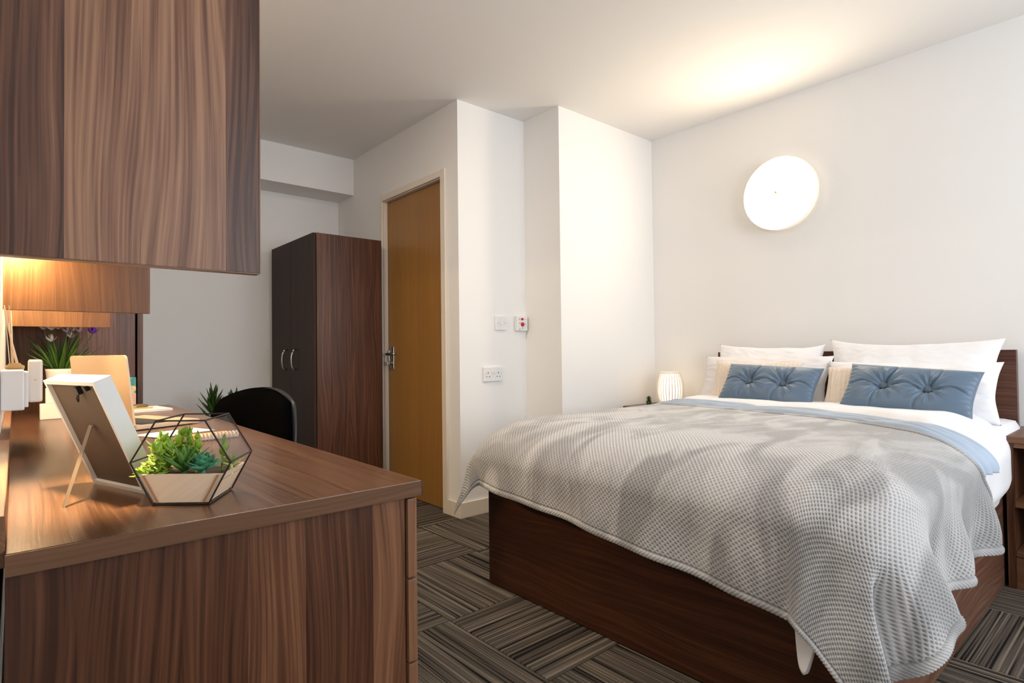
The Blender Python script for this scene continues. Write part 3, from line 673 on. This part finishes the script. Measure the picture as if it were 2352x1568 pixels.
for q in ((.02, .02), (.285, .02), (.02, .19), (.285, .19)): c = lpt(q[0], q[1], DTZ+.0002); lathe(bm, [(.006, 0), (.006, .004)], c, 10)
obj('foot', bm, M_keys, t)
def lid(a, h_): return lpt(a, -.012*0-.115*h_, Z0+.012+h_*.99)
rr = .012; hh = .214; pts = [lid(.002, .0), lid(.303, .0)]
for k in range(5):
    th = PI/2*k/4; pts.append(lid(.303-rr+rr*math.cos(th), hh-rr+rr*math.sin(th)))
for k in range(5):
    th = PI/2+PI/2*k/4; pts.append(lid(.002+rr+rr*math.cos(th), hh-rr+rr*math.sin(th)))
nl = (lid(.3, 0)-lid(0, 0)).cross(lid(0, .2)-lid(0, 0)).normalized()
bm = poly(bmesh.new(), pts, nl*.006); obj('lid', bm, M_gold, t)
pts2 = [lid(.008, .012), lid(.297, .012), lid(.297, hh-.008), lid(.008, hh-.008)]
s_ = 1 if (nl.dot(fwd) > 0) else -1
bm = poly(bmesh.new(), [p_+nl*(.006 if s_ > 0 else -.0006) for p_ in pts2], nl*.0006); obj('screen', bm, M_keys, t, label='dark glossy screen')

def sheet(name, label, cat, c, a, b_, ang, z, th, m, group=None):
    t_ = thing(name, label, cat, (c[0], c[1], z), rz=ang, group=group)
    return t_
# notebook with spiral rings
t = thing('spiral_notebook', 'small orange notebook with white spiral rings between the terrarium and the laptop', 'notebook', (.413, 1.672, DTZ), rz=math.radians(6))
obj('cover', B(-.050, .050, .004, .095, .0005, .002), M_orange, t, world=False)
obj('pages', B(-.049, .049, .006, .093, .0021, .0085), M_paper, t, world=False)
obj('cover', B(-.050, .050, .004, .095, .0087, .0097), M_orange, t, world=False)
for k in range(11):
    x = -.045+k*.009; bm = bmesh.new()
    tube(bm, [(x, .004+.009*math.cos(a_), .0092+.0085*math.sin(a_)) for a_ in [2*PI*j/12 for j in range(12)]], .0022, 6, closed=True); obj('ring', bm, M_plastic, t, world=False, smooth=True)
t = thing('loose_papers', 'loose white sheets lying between the laptop and the spiral notebook', 'paper', (.350, 1.905, DTZ), rz=math.radians(22))
for k, (a, z) in enumerate(((0, 0), (.06, .0009), (-.05, .0018))):
    bm = B(-.085, .085, -.06, .045, .0004+z, .0011+z); bmesh.ops.rotate(bm, verts=bm.verts, cent=(0, 0, 0), matrix=Matrix.Rotation(a, 3, 'Z')); obj('sheet', bm, M_paper, t, world=False)
t = thing('white_writing_pad', 'white writing pad near the far end of the desk', 'notebook', (.395, 2.80, DTZ), rz=math.radians(8))
obj('pages', B(-.085, .085, -.10, .10, .001, .008), M_paper, t, world=False); obj('backing_card', B(-.086, .086, -.101, .101, .0002, .001), M_board, t, world=False)
obj('cover', B(-.086, .086, -.101, .101, .008, .009), M_paper, t, world=False)
t = thing('gold_pencil', 'thin gold pencil lying on the white writing pad', 'pencil', (.37, 2.75, DTZ+.013), rz=math.radians(10))
bm = bmesh.new(); tube(bm, [(-.07, 0, 0), (.06, 0, 0)], .0038, 6); obj('shaft', bm, M_brass, t, world=False)
bm = bmesh.new(); tube(bm, [(.06, 0, 0), (.072, 0, 0)], [.0036, .0006], 6); obj('tip', bm, M_paper, t, world=False)
t = thing('glasses_case', 'slim dark patterned case lying on the white writing pad behind the pencil', 'case', (.365, 2.80, DTZ+.0092), rz=math.radians(12))
obj('shell', cushion_bm(.12, .035, .018, 0, lambda x, y, z: (x, z, y+.009), nseg=12), mat('olive_case', (.12, .09, .03), .5, var=.5), t, world=False, smooth=True)
obj('clasp', B(-.008, .008, -.0185, -.0165, .006, .012, bev=.001), M_brass, t, world=False)
t = thing('standing_book', 'teal and pink covered book standing against the tall cupboard', 'book', (.3, 3.02, DTZ+.0005))
obj('cover', B(.258, .405, 3.008, 3.011, DTZ+.0005, DTZ+.132), M_book, t); obj('pages', B(.261, .402, 3.011, 3.026, DTZ+.003, DTZ+.130), M_paper, t)
obj('cover', B(.258, .405, 3.026, 3.029, DTZ+.0005, DTZ+.132), M_book, t); obj('spine', B(.2555, .258, 3.008, 3.029, DTZ+.0005, DTZ+.132), M_book, t)

# flower vase
vc = Vector((.135, 2.885, DTZ))
t = thing('flower_vase', 'cream vase of white and purple flowers behind the laptop', 'vase', vc)
bm = bmesh.new(); lathe(bm, [(.030, 0), (.034, .01), (.040, .12), (.045, .168), (.047, .178), (.043, .178), (.037, .12), (.03, .02), (0, .018)], (0, 0, .0005), 32); obj('vase_body', bm, M_ceramic, t, world=False, smooth=True)
bl = leaf_mesh('leaf', .20, .017, .0008, -.10, M_lf_dark, seg=6, fold=.2)
bls = leaf_mesh('leaf', .12, .018, .0008, .12, M_lf_dark, seg=6, fold=.2)
for k in range(60):
    az = random.uniform(0, 2*PI); el = math.radians(random.uniform(48, 84)); r_ = random.uniform(.0, .025)
    if abs(math.cos(az)) > .55 and math.cos(az) > 0: el = max(el, math.radians(66))
    leaf(t, bl, (-r_*math.sin(az)*.6, r_*math.cos(az)*.6, .15), az, el, random.uniform(.55, 1.0), random.uniform(-.5, .5))
for k in range(16):
    az = random.choice((PI/2, -PI/2))+random.uniform(-.5, .5); leaf(t, bls, (0, 0, .17), az, math.radians(random.uniform(15, 50)), random.uniform(.6, 1.1), random.uniform(-.5, .5))
pet = {}
for nm, mm in (('w', M_pet_w), ('p', M_pet_p), ('l', M_pet_l)): pet[nm] = leaf_mesh('petal', .026, .014, .0008, .35, mm, seg=4, fold=.1)
for (dx, dy, dz, kk) in ((-.050, 0, .332, 'w'), (-.028, -.02, .330, 'w'), (-.005, .01, .335, 'w'), (.020, -.01, .320, 'l'), (.042, .01, .328, 'w'), (.060, -.02, .322, 'l'), (.105, -.01, .318, 'p'), (.035, .02, .30, 'w'), (-.030, -.03, .285, 'w')):
    bm = bmesh.new(); tube(bm, [(dx*.15, dy*.2, .16), (dx*.6, dy*.6, .16+(dz-.16)*.5), (dx, dy, dz)], .0016, 6)
    fl_ = obj('flower', bm, M_lf_dark, t, world=False, label={'w': 'white flower', 'p': 'purple flower', 'l': 'pale lilac flower'}[kk])
    for k in range(9): leaf(fl_, pet[kk], (dx, dy, dz), k*2.4, math.radians(10+8*k), 1.1 if kk != 'p' else 1.3, name='petal')

# dado socket box, plug-in adaptor, reed diffuser
t = thing('wall_socket_box', 'white surface-mounted socket box on the left wall above the desk', 'socket', (XL, 1.8, .865))
obj('box_body', B(XL+.0005, .018, 1.80, 2.06, .818, .913, bev=.004), M_plastic, t)
obj('faceplate', B(.018, .0255, 1.83, 2.03, .823, .908, bev=.002), M_plastic, t)
t = thing('plug_in_adaptor', 'tall white plug-in adaptor in the socket box on the left wall', 'adaptor', (.026, 1.99, .88))
obj('adaptor_body', B(.0262, .056, 1.965, 2.015, .826, .938, bev=.006), M_plastic2, t)
bm = bmesh.new(); lathe(bm, [(.0025, -.001), (.0025, 0)], (.041, 1.965, .885), 12, 'y'); obj('indicator', bm, M_brass, t)
t = thing('reed_diffuser', 'small glass reed diffuser with pale sticks on top of the white socket box', 'diffuser', (.000, 1.93, .9135))
bm = bmesh.new(); lathe(bm, [(.017, 0), (.019, .003), (.019, .009), (.012, .013), (.012, .016), (.010, .016), (.010, .004), (0, .003)], (0, 0, .0003), 24); obj('bottle', bm, mat('tinted_glass', (.7, .5, .25), .1, trans=.6), t, world=False, smooth=True)
for k, (a, c) in enumerate(((-.020, .03), (-.021, -.02), (-.012, .03), (-.019, .0), (-.008, .05), (-.021, .03))):
    bm = bmesh.new(); tube(bm, [(.009*math.cos(k*1.1), .006*math.sin(k*1.1), .003), (a, c, .14+.012*(k % 3))], .0012, 6); obj('reed', bm, W_pale, t, world=False)
# stepped white block
t = thing('stepped_ornament', 'stepped white block ornament on the desk behind the picture frame', 'ornament', (.11, 2.68, DTZ))
obj('lower_block', B(.068, .160, 2.66, 2.71, DTZ+.0003, DTZ+.056, bev=.003), M_ceramic, t)
obj('upper_block', B(.084, .150, 2.665, 2.705, DTZ+.0562, DTZ+.112, bev=.003), M_ceramic, t)

# ------------------------------------------------------------------ nightstands
def nightstand(y0, y1, label):
    x0, x1, z1 = 2.948, 3.352, .592
    t = thing('nightstand', label, 'nightstand', ((x0+x1)/2, (y0+y1)/2, 0), group='walnut nightstands')
    obj('top', B(x0-.004, x1, y0, y1, z1-.026, z1, bev=.0015), W_ey, t)
    for a in (y0+.004, y1-.024-.004): obj('side_panel', B(x0, x1, a, a+.024, 0, z1-.0265, bev=.001), W_vx, t)
    obj('top_rail', B(x0+.003, x0+.02, y0+.029, y1-.029, z1-.045, z1-.027), W_ey, t)
    obj('back_panel', B(x1-.012, x1-.001, y0+.029, y1-.029, .05, z1-.027), W_vy, t)
    obj('shelf', B(x0+.004, x1-.013, y0+.029, y1-.029, .315, .337, bev=.001), W_ey, t)
    obj('shelf', B(x0+.004, x1-.013, y0+.029, y1-.029, .125, .143, bev=.001), W_ey, t)
    obj('plinth', B(x0+.004, x0+.022, y0+.029, y1-.029, 0, .122), W_ey, t)
nightstand(.035, .457, 'walnut open-shelf nightstand at the right edge, beside the bed')
nightstand(1.905, 2.327, 'walnut nightstand in the corner holding the small slatted lamp')
# slatted bedside lamp
lc = Vector((3.20, 2.145, .5925))
t = thing('bedside_lamp', 'small glowing slatted lamp on the corner nightstand', 'lamp', lc)
bm = bmesh.new(); lathe(bm, [(.05, 0), (.052, .004), (.050, .016), (0, .018)], (0, 0, 0), 32); obj('base', bm, M_ceramic, t, world=False, smooth=True)
def lr(s): return .058+.022*math.sin(PI*min(1, s*.85+.12))
bm = bmesh.new()
for k in range(26):
    a = 2*PI*k/26; pts = [((lr(s))*math.cos(a), (lr(s))*math.sin(a), .012+.196*s) for s in [j/8 for j in range(9)]]
    tube(bm, pts, .0035, 5)
obj('slats', bm, M_shade, t, world=False, smooth=True)
for z, s in ((.208, 1), (.012, 0)):
    bm = bmesh.new(); tube(bm, [(lr(s)*math.cos(2*PI*k/36), lr(s)*math.sin(2*PI*k/36), z) for k in range(36)], .004, 6, closed=True); obj('ring', bm, M_shade, t, world=False, smooth=True)
bm = bmesh.new(); lathe(bm, [(lr(s)-.010, .018+.18*s) for s in [j/8 for j in range(9)]], (0, 0, 0), 28); obj('inner_shade', bm, mat('frosted_liner', (.9, .85, .78), .6, emit=(1, .83, .60), estr=1.7), t, world=False, smooth=True)
bm = bmesh.new(); lathe(bm, [(.012, .205), (.014, .215), (.010, .226), (0, .230)], (0, 0, 0), 16)
pl = bpy.data.lights.new('bedside_lamp_light', 'POINT'); pl.energy = 5; pl.color = (1, .62, .28); pl.shadow_soft_size = .07
po = bpy.data.objects.new('bedside_lamp_light', pl); po.location = (3.20, 2.145, .71); COL.objects.link(po)
bm.free()
for nm in ('inner_shade', 'slats'): bpy.data.objects[nm].visible_shadow = True
# tiny plant by the lamp
t = thing('small_potted_plant', 'tiny round green plant in a dark pot beside the bedside lamp', 'plant', (3.03, 2.190, .5925))
bm = bmesh.new(); lathe(bm, [(.012, 0), (.018, .028), (.016, .028), (0, .024)], (0, 0, 0), 20); obj('pot', bm, mat('dark_pot', (.02, .025, .01), .6), t, world=False, smooth=True)
ml = leaf_mesh('leaf', .026, .012, .002, .1, M_lf_agave, seg=4, fold=.1)
bm = bmesh.new(); tube(bm, [(0, 0, .02), (0, 0, .04)], .003, 6); st = obj('stem', bm, M_lf_agave, t, world=False)
for k in range(34): leaf(st, ml, (0, 0, .034+.008*k/34), k*2.4, math.radians(-25+100*k/34), random.uniform(.8, 1.05))

# ------------------------------------------------------------------ bed
BX0, BX1, BY0, BY1 = 1.474, 3.30, .466, 1.864
t = thing('bed', 'double bed with a dark walnut panelled base and headboard', 'bed', ((BX0+BX1)/2, (BY0+BY1)/2, 0))
obj('foot_panel', B(BX0, BX0+.022, BY0, BY1, .004, .44, bev=.0015), W_bedfoot_shaded, t)
obj('side_panel', B(BX0+.0225, BX1, BY0, BY0+.02, .004, .42, bev=.001), W_bedside_lit, t)
obj('side_panel', B(BX0+.0225, BX1, BY1-.02, BY1, .004, .42, bev=.001), W_bedside_lit, t)
obj('headboard', B(3.305, 3.345, .462, 1.868, .0, .928, bev=.002), wood('walnut_headboard', 'y', 'z', WD, (.09, .035, .02), (.16, .075, .045), board=.16), t)
obj('slat_base', B(BX0+.03, BX1, BY0+.03, BY1-.03, .30, .36), W_x, t)
bm = B(BX0+.01, 3.295, BY0+.008, BY1-.008, .4205, .575, bev=.03); obj('mattress', bm, M_linen2, t, smooth=True)

# drape: flat cloth coordinates -> bed surface with rounded edges
TH = np.linspace(0, PI/2, 60)
def prof(A, Bv):
    s = np.concatenate([[0], np.cumsum(np.hypot(np.diff(A*np.sin(TH)), np.diff(Bv*(1-np.cos(TH)))))]); return s
def hang(r, A, Bv):
    s = prof(A, Bv); th = np.interp(r, s, TH); over = np.maximum(0, r-s[-1])
    return A*np.sin(th), Bv*(1-np.cos(th))+over, over
def drape(cx, cy, zt, x1, y1, y2, Af, Bf_, As, Bs, Ab, out=0., flare=.30, notch=0., rip=0., fx=1.0):
    dx = np.maximum(0, x1-cx); dn = np.maximum(0, y1-cy); df = np.maximum(0, cy-y2)
    dy = np.maximum(dn, df); sgn = np.where(df > 0, 1.0, -1.0)
    r = np.hypot(dx, dy); ph = np.arctan2(dy, np.maximum(dx, 1e-9))
    ph = np.where(r < 1e-9, 0, ph)
    c, s = np.cos(ph), np.sin(ph)
    of, zf, vf = hang(r, Af, Bf_); As_ = np.where(df > 0, Ab, As)
    o1, z1, v1 = hang(r, 1.0*As, Bs); o2, z2, v2 = hang(r, 1.0*Ab, Bs)
    os_ = np.where(df > 0, o2, o1); zs_ = np.where(df > 0, z2, z1); vs = np.where(df > 0, v2, v1)
    wf = c*c; down = zf*wf+zs_*(1-wf); ov = vf*wf+vs*(1-wf)
    kq = (np.abs(c)**5+np.abs(s)**5)**-.2; of = of*kq; os_ = os_*kq
    w2 = np.sin(2*ph)*np.where(dn > 0, .55+.75*np.sin(ph), .8)
    extra = out*sm(r, 0, .25)+flare*w2*ov
    if notch: extra = extra-notch*np.exp(-((ph-math.radians(44))/math.radians(4.5))**2)*sm(ov, .03, .2)*(sgn < 0)
    if rip:
        # flutes along the near side
        sd = s**4*(sgn < 0); extra = extra+rip*sm(ov, -.02, .18)*sd*(.3+np.sin(cx*2*PI/.37+1.2)+.45*np.sin(cx*2*PI/.17+.6))
        ft_ = c**6; extra = extra+rip*.35*sm(ov, 0, .12)*ft_*(np.sin(cy*2*PI/.52+.8)+.5*np.sin(cy*2*PI/.23))
    down = down-flare*.35*w2*ov
    X = np.where(dx > 0, x1-c*(of+extra*np.where(dn > 0, 1-(1-fx)*sm(s, .02, .5), 1.0)), cx)
    Yb = np.clip(cy, y1, y2)
    Y = np.where(dy > 0, Yb+sgn*s*(os_+extra), Yb)
    return np.stack([X, Y, zt-down], -1)
def normals(P):
    gu = np.gradient(P, axis=0); gv = np.gradient(P, axis=1); n = np.cross(gu, gv); n /= np.linalg.norm(n, axis=-1, keepdims=True)+1e-12
    return n
def cloth_obj(name, P, m, label, cat, th=0.004, attr=None, group=None, both=None):
    me = gridmesh(name, P, attr=attr); o = link(name, me, None, m); o['label'] = label; o['category'] = cat
    if th:
        s_ = o.modifiers.new('thickness', 'SOLIDIFY'); s_.thickness = th; s_.offset = -1
    return o
# duvet
na, nb = 230, 230
b_ = np.linspace(.245, 1.99, nb)[None, :]; a_ = np.linspace(0, 1, na)[:, None]
xf = np.interp(b_, [.2, .6, 1.2, 1.6, 2.1], [1.22, 1.26, 1.32, 1.40, 1.52]); xh = 3.02+.0*b_
xf = xf-.185*np.exp(-(np.abs(b_-.50)/.085)**3)-.05*np.exp(-((b_-.72)/.06)**2)
cx = xf+(xh-xf)*a_; cy = b_+0*a_
P = drape(cx, cy, .628, 1.72, .62, 1.74, .305, .13, .155, .11, .12, out=0, flare=.10)
top = sm(cy, .30, .62)*(1-sm(cy, 1.75, 2.0)) 
def xblue(b): return np.interp(b, [.36, .45, .55, .7, .84, 1.2, 1.65, 2.05], [2.42, 2.42, 2.43, 2.49, 2.57, 2.66, 2.72, 2.74])
lift = (.052+.010*waves(cx*3, cy*2, 77, 10, 4, 16))*sm(cx-xblue(cy), -.01, .085)*(1-sm(cx, 2.90, 3.02))*top
P[..., 2] += lift+.007*waves(cx*1.5, cy*3, 3, 12, 4, 22)*sm(cx, 2.3, 2.6)
side = (1-sm(cy, .40, .60))*sm(cx, 2.15, 2.45)*(1-.6*sm(cx, 2.8, 3.0))
P[..., 1] -= side*(.035+.016*waves(cx*2, cy*2, 8, 8, 5, 20))
hem_in = (1-sm(cy, .245, .32))*sm(cx, 2.0, 2.2); P[..., 1] += hem_in*.035
P[..., 2] += hem_in*.0
cloth_obj('duvet', P, M_linen, 'white duvet on the bed, puffed over the side and folded before the cushions', 'duvet', th=.012)
# fitted sheet bulge at the head end
bm = B(2.90, 3.296, .452, 1.878, .44, .632, bev=.045); bmesh.ops.subdivide_edges(bm, edges=bm.edges, cuts=2, use_grid_fill=True)
for v in bm.verts: v.co += Vector((0, .006*math.sin(v.co.x*60+v.co.z*40), .004*math.sin(v.co.y*33)))
o = obj('bed_sheet', bm, M_linen, None, smooth=True); o['label'] = 'white sheet over the mattress at the head end under the pillows'; o['category'] = 'sheet'
# pale blue sheet strip
na, nb = 90, 420
b_ = np.linspace(.395, 1.98, nb)[None, :]; a_ = np.linspace(0, 1, na)[:, None]
xh = xblue(b_)+.02; xf = np.interp(b_, [.36, .5, .7, 2.05], [2.10, 2.10, 2.18, 2.34])
cx = xf+(xh-xf)*a_; cy = b_+0*a_
P = drape(cx, cy, .650, 1.72, .62, 1.76, .305, .13, .175, .115, .12)
fold = .009*np.sin((cx-xh)*2*PI/.055+2.5*np.sin(cy*5))+.014*waves(cx*3.5, cy*1.6, 12, 9, 5, 24)
tp = sm(cy, .42, .62)
out_ = sm(cx, 2.20, 2.30); past = sm(cx-np.interp(b_, [.42, .55, .70, .88, 1.3, 1.9, 2.1], [2.20, 2.23, 2.33, 2.44, 2.52, 2.58, 2.60]), -.03, .03); fold = fold*(.1+.9*past); P[..., 2] += (-.004+.022*past+fold)*tp; P[..., 1] -= (1-tp)*(.006+out_*(.040+.009*np.sin((cx-2.0)*2*PI/.11)+fold))
cloth_obj('blue_blanket', P, M_blue, 'pale blue blanket showing as a strip between the grey throw and white duvet', 'blanket', th=.004)
# grey throw
na, nb = 620, 850
b_ = np.linspace(.135, 2.10, nb)[None, :]; a_ = np.linspace(0, 1, na)[:, None]
xf = np.interp(b_, [.1, .3, .6, 1.2, 1.8, 2.1], [1.03, 1.055, 1.11, 1.175, 1.225, 1.24])
xh = np.interp(b_, [.10, .2, .3, .42, .55, .70, .88, 1.3, 1.9, 2.1], [2.44, 2.37, 2.28, 2.20, 2.23, 2.33, 2.44, 2.52, 2.58, 2.60])
ker = np.ones(43)/43; xp = np.pad(xh[0], 21, mode='edge'); xh = np.convolve(xp, ker, 'valid')[None, :]
cx = xf+(xh-xf)*a_; cy = b_+0*a_
P = drape(cx, cy, .6655, 1.70, .60, 1.77, .325, .14, .185, .12, .105, out=.016, flare=.31, notch=.105, rip=.024, fx=.30)
P[..., 2] += .004*waves(cx*1.6, cy*1.6, 21, 10, 4, 18)*sm(cx, 1.3, 1.7)
nrm = normals(P)
if nrm[300, 420, 2] < 0: nrm = -nrm
Uc = b_*1.0+0*a_; Vc = a_*1.45+0*b_
px, py = .0150, .0165
row = np.floor(Vc/py*2); 
iu = Uc/px; iv = Vc/py
du1 = (iu-np.round(iu))*px; dv1 = (iv-np.round(iv))*py
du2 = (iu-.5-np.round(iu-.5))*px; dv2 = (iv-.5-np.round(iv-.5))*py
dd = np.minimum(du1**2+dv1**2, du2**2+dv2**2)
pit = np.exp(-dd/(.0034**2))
# border: rolled hem
eb = np.minimum(np.minimum(Vc, 1.45-Vc), np.minimum(Uc-Uc.min(), Uc.max()-Uc)); bw = .022
inb = eb < bw; rollh = np.sqrt(np.maximum(0, 1-((eb-bw*.45)/(bw*.55))**2))
sAlong = Uc+Vc
hgt = np.where(inb, .008*rollh+.0016*np.sin(sAlong*2*PI/.011)-.003, -.0048*pit+.0012)
gro = np.exp(-((eb-bw)/.003)**2); hgt = hgt-.004*gro
P2 = P+nrm*hgt[..., None]
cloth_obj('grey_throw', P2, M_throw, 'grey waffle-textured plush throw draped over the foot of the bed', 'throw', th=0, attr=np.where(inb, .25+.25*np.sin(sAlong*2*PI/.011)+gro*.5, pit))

# ------------------------------------------------------------------ pillows and cushions
def pillow(name, label, cat, w_, h_, t_, yc, xb, zb, lean, m, yaw=0, roll=0, seed=1, wr=.006, puff=.42, ears=.06, group=None, tuft=None, nu=90, nv=60, flop=0, ribs=0):
    u = np.linspace(-1, 1, nu)[:, None]+0*np.linspace(-1, 1, nv)[None, :]; v = np.linspace(-1, 1, nv)[None, :]+0*u
    prof_ = ((1-np.abs(u)**2.6)*(1-np.abs(v)**2.6)); prof_ = np.clip(prof_, 0, 1)**puff
    ow = waves(v*2.1+0*u, u*.0+seed, seed+70, 6, 1, 4); oh = waves(u*2.6+0*v, v*.0+seed, seed+71, 6, 1, 4)
    X = w_/2*u*(1-ears*(1-v*v)*np.abs(u)**3+wr*1.6*ow*np.abs(u)**3); Z = h_/2*v*(1-ears*1.7*(1-u*u)*np.abs(v)**3+wr*4*oh*np.abs(v)**3)
    wn_ = waves(u*1.6*w_/.6, v*1.6*h_/.6, seed, 12, 3, 16)
    sides = []
    for s in (1, -1):
        Y = s*t_/2*prof_+wr*wn_*(1 if s > 0 else .6)*prof_**.3
        Y = Y+s*wr*.9*np.abs(waves(u*3, v*3, seed+5, 10, 3, 14))*prof_**.5
        if ribs: Y = Y+s*.0022*np.sin(X*2*PI/ribs+2*np.sin(Z*14))*prof_**.3
        if tuft is not None and s > 0:
            Xm, Zm = X, Z; dip = 0
            for bx in tuft:
                dX, dZ = Xm-bx, Zm; rr_ = np.hypot(dX, dZ); th_ = np.arctan2(dZ, dX)
                dip = dip+.042*np.exp(-(rr_/.030)**1.3)
                dip = dip+.0045*np.exp(-((rr_-.045)/.035)**2)*(np.cos(11*th_+seed+bx*9)**3)
                # creases up and down from the button
                cxv = bx+.035*dZ/(h_/2)+.010*np.sin(dZ*25)
                dip = dip+.010*np.exp(-((Xm-cxv)/.0055)**2)*np.minimum(1, prof_*1.5)
            cz = .012*np.cos(Xm*2*PI/(abs(tuft[0]-tuft[-1])*1.0)+PI)*-1-.002
            dip = dip+.010*np.exp(-((Zm-cz)/.0050)**2)*np.minimum(1, prof_*1.5)
            gather = .0035*np.cos(Zm*2*PI/.022)*sm(np.abs(u), .80, .97)*(1-sm(np.abs(u), .985, 1))
            dip = dip+gather
            Y = Y-dip*np.minimum(1, prof_*1.4)
        sides.append(np.stack([X, Y, Z], -1))
    n_ = nu*nv; Pv = np.concatenate([sides[0].reshape(-1, 3), sides[1].reshape(-1, 3)])
    i = np.arange(n_).reshape(nu, nv)
    q1 = np.stack([i[:-1, :-1], i[1:, :-1], i[1:, 1:], i[:-1, 1:]], -1).reshape(-1, 4)
    q2 = np.stack([i[:-1, :-1], i[:-1, 1:], i[1:, 1:], i[1:, :-1]], -1).reshape(-1, 4)+n_
    # local (X along width, Y = out of the front, Z up) -> thing frame: front faces -x
    ca, sa = math.cos(lean), math.sin(lean)
    X, Y, Z = Pv[:, 0], Pv[:, 1], Pv[:, 2]
    cr_, sr_ = math.cos(roll), math.sin(roll); X, Z = X*cr_-Z*sr_, X*sr_+Z*cr_
    Zb = Z+h_/2*.97
    if flop: # top sags backwards/forwards
        Y = Y-flop*np.maximum(0, Zb/h_-.55)**2*h_*2
    W = np.stack([-Y*ca+Zb*sa, -X, Y*sa+Zb*ca], -1)
    me = bpy.data.meshes.new(name); me.from_pydata(W.tolist(), [], np.concatenate([q1, q2]).tolist())
    bm = bmesh.new(); bm.from_mesh(me); bmesh.ops.remove_doubles(bm, verts=bm.verts, dist=2e-4); bmesh.ops.recalc_face_normals(bm, faces=bm.faces); bm.to_mesh(me); bm.free()
    me.polygons.foreach_set('use_smooth', [True]*len(me.polygons)); me.materials.append(m)
    t = thing(name, label, cat, (xb, yc, zb), rz=yaw, group=group)
    link('cover', me, t)
    if tuft is not None:
        for bx in tuft:
            Yb = t_/2*.97-.031; Zq = h_/2*.97-bx*math.sin(-roll)
            c = Vector((-Yb*ca+Zq*sa, -bx, Yb*sa+Zq*ca)); bm = bmesh.new(); lathe(bm, [(0, .009), (.008, .0083), (.0135, .005), (.0155, 0), (.0125, -.006)], (0, 0, 0), 20)
            bmesh.ops.rotate(bm, verts=bm.verts, cent=(0, 0, 0), matrix=Matrix.Rotation(-(PI/2-lean), 3, 'Y')); bmesh.ops.translate(bm, verts=bm.verts, vec=c)
            obj('button', bm, M_velvetd, t, world=False, smooth=True)
    return t
G1 = 'white pillows leaning on the headboard'
pillow('pillow', 'large white pillow at the back on the right, against the headboard', 'pillow', .70, .385, .13, .835, 3.125, .615, math.radians(13), M_linen, roll=-.022, seed=3, group=G1, wr=.017, ears=.09)
pillow('pillow', 'large white pillow at the back on the left, against the headboard', 'pillow', .60, .37, .13, 1.505, 3.13, .615, math.radians(13), M_linen, seed=11, group=G1, wr=.018, ears=.08, roll=-.015)
G2 = 'white pillows standing in front of the rear pillows'
pillow('pillow', 'white pillow in the middle layer on the right, behind the cream and blue cushions', 'pillow', .67, .27, .13, .80, 2.975, .63, math.radians(20), M_linen, seed=23, group=G2, wr=.014, ears=.07)
pillow('pillow', 'white pillow in the middle layer on the left, behind the cream and blue cushions', 'pillow', .70, .30, .13, 1.475, 2.99, .63, math.radians(22), M_linen2, seed=31, group=G2, wr=.018, ears=.06)
G3 = 'cream knitted cushions'
pillow('cushion', 'cream knitted cushion behind the left blue cushion', 'cushion', .47, .25, .09, 1.475, 2.915, .655, math.radians(26), M_knit, seed=41, group=G3, ribs=.02)
pillow('cushion', 'cream knitted cushion peeking out left of the right blue cushion', 'cushion', .47, .225, .09, .875, 2.885, .655, math.radians(26), M_knit, seed=43, group=G3, ribs=.02)
G4 = 'blue velvet cushions'
pillow('cushion', 'left blue velvet cushion with two tufted buttons', 'cushion', .485, .235, .115, 1.358, 2.815, .668, math.radians(35), M_velvet, seed=51, group=G4, roll=-.05, wr=.003, tuft=(-.085, .085), nu=170, nv=110, puff=.5, ears=.05)
pillow('cushion', 'right blue velvet cushion with two tufted buttons, nearest the camera', 'cushion', .485, .235, .115, .752, 2.785, .668, math.radians(35), M_velvet, seed=57, group=G4, roll=-.075, wr=.003, tuft=(-.08, .08), nu=170, nv=110, puff=.5, ears=.05)
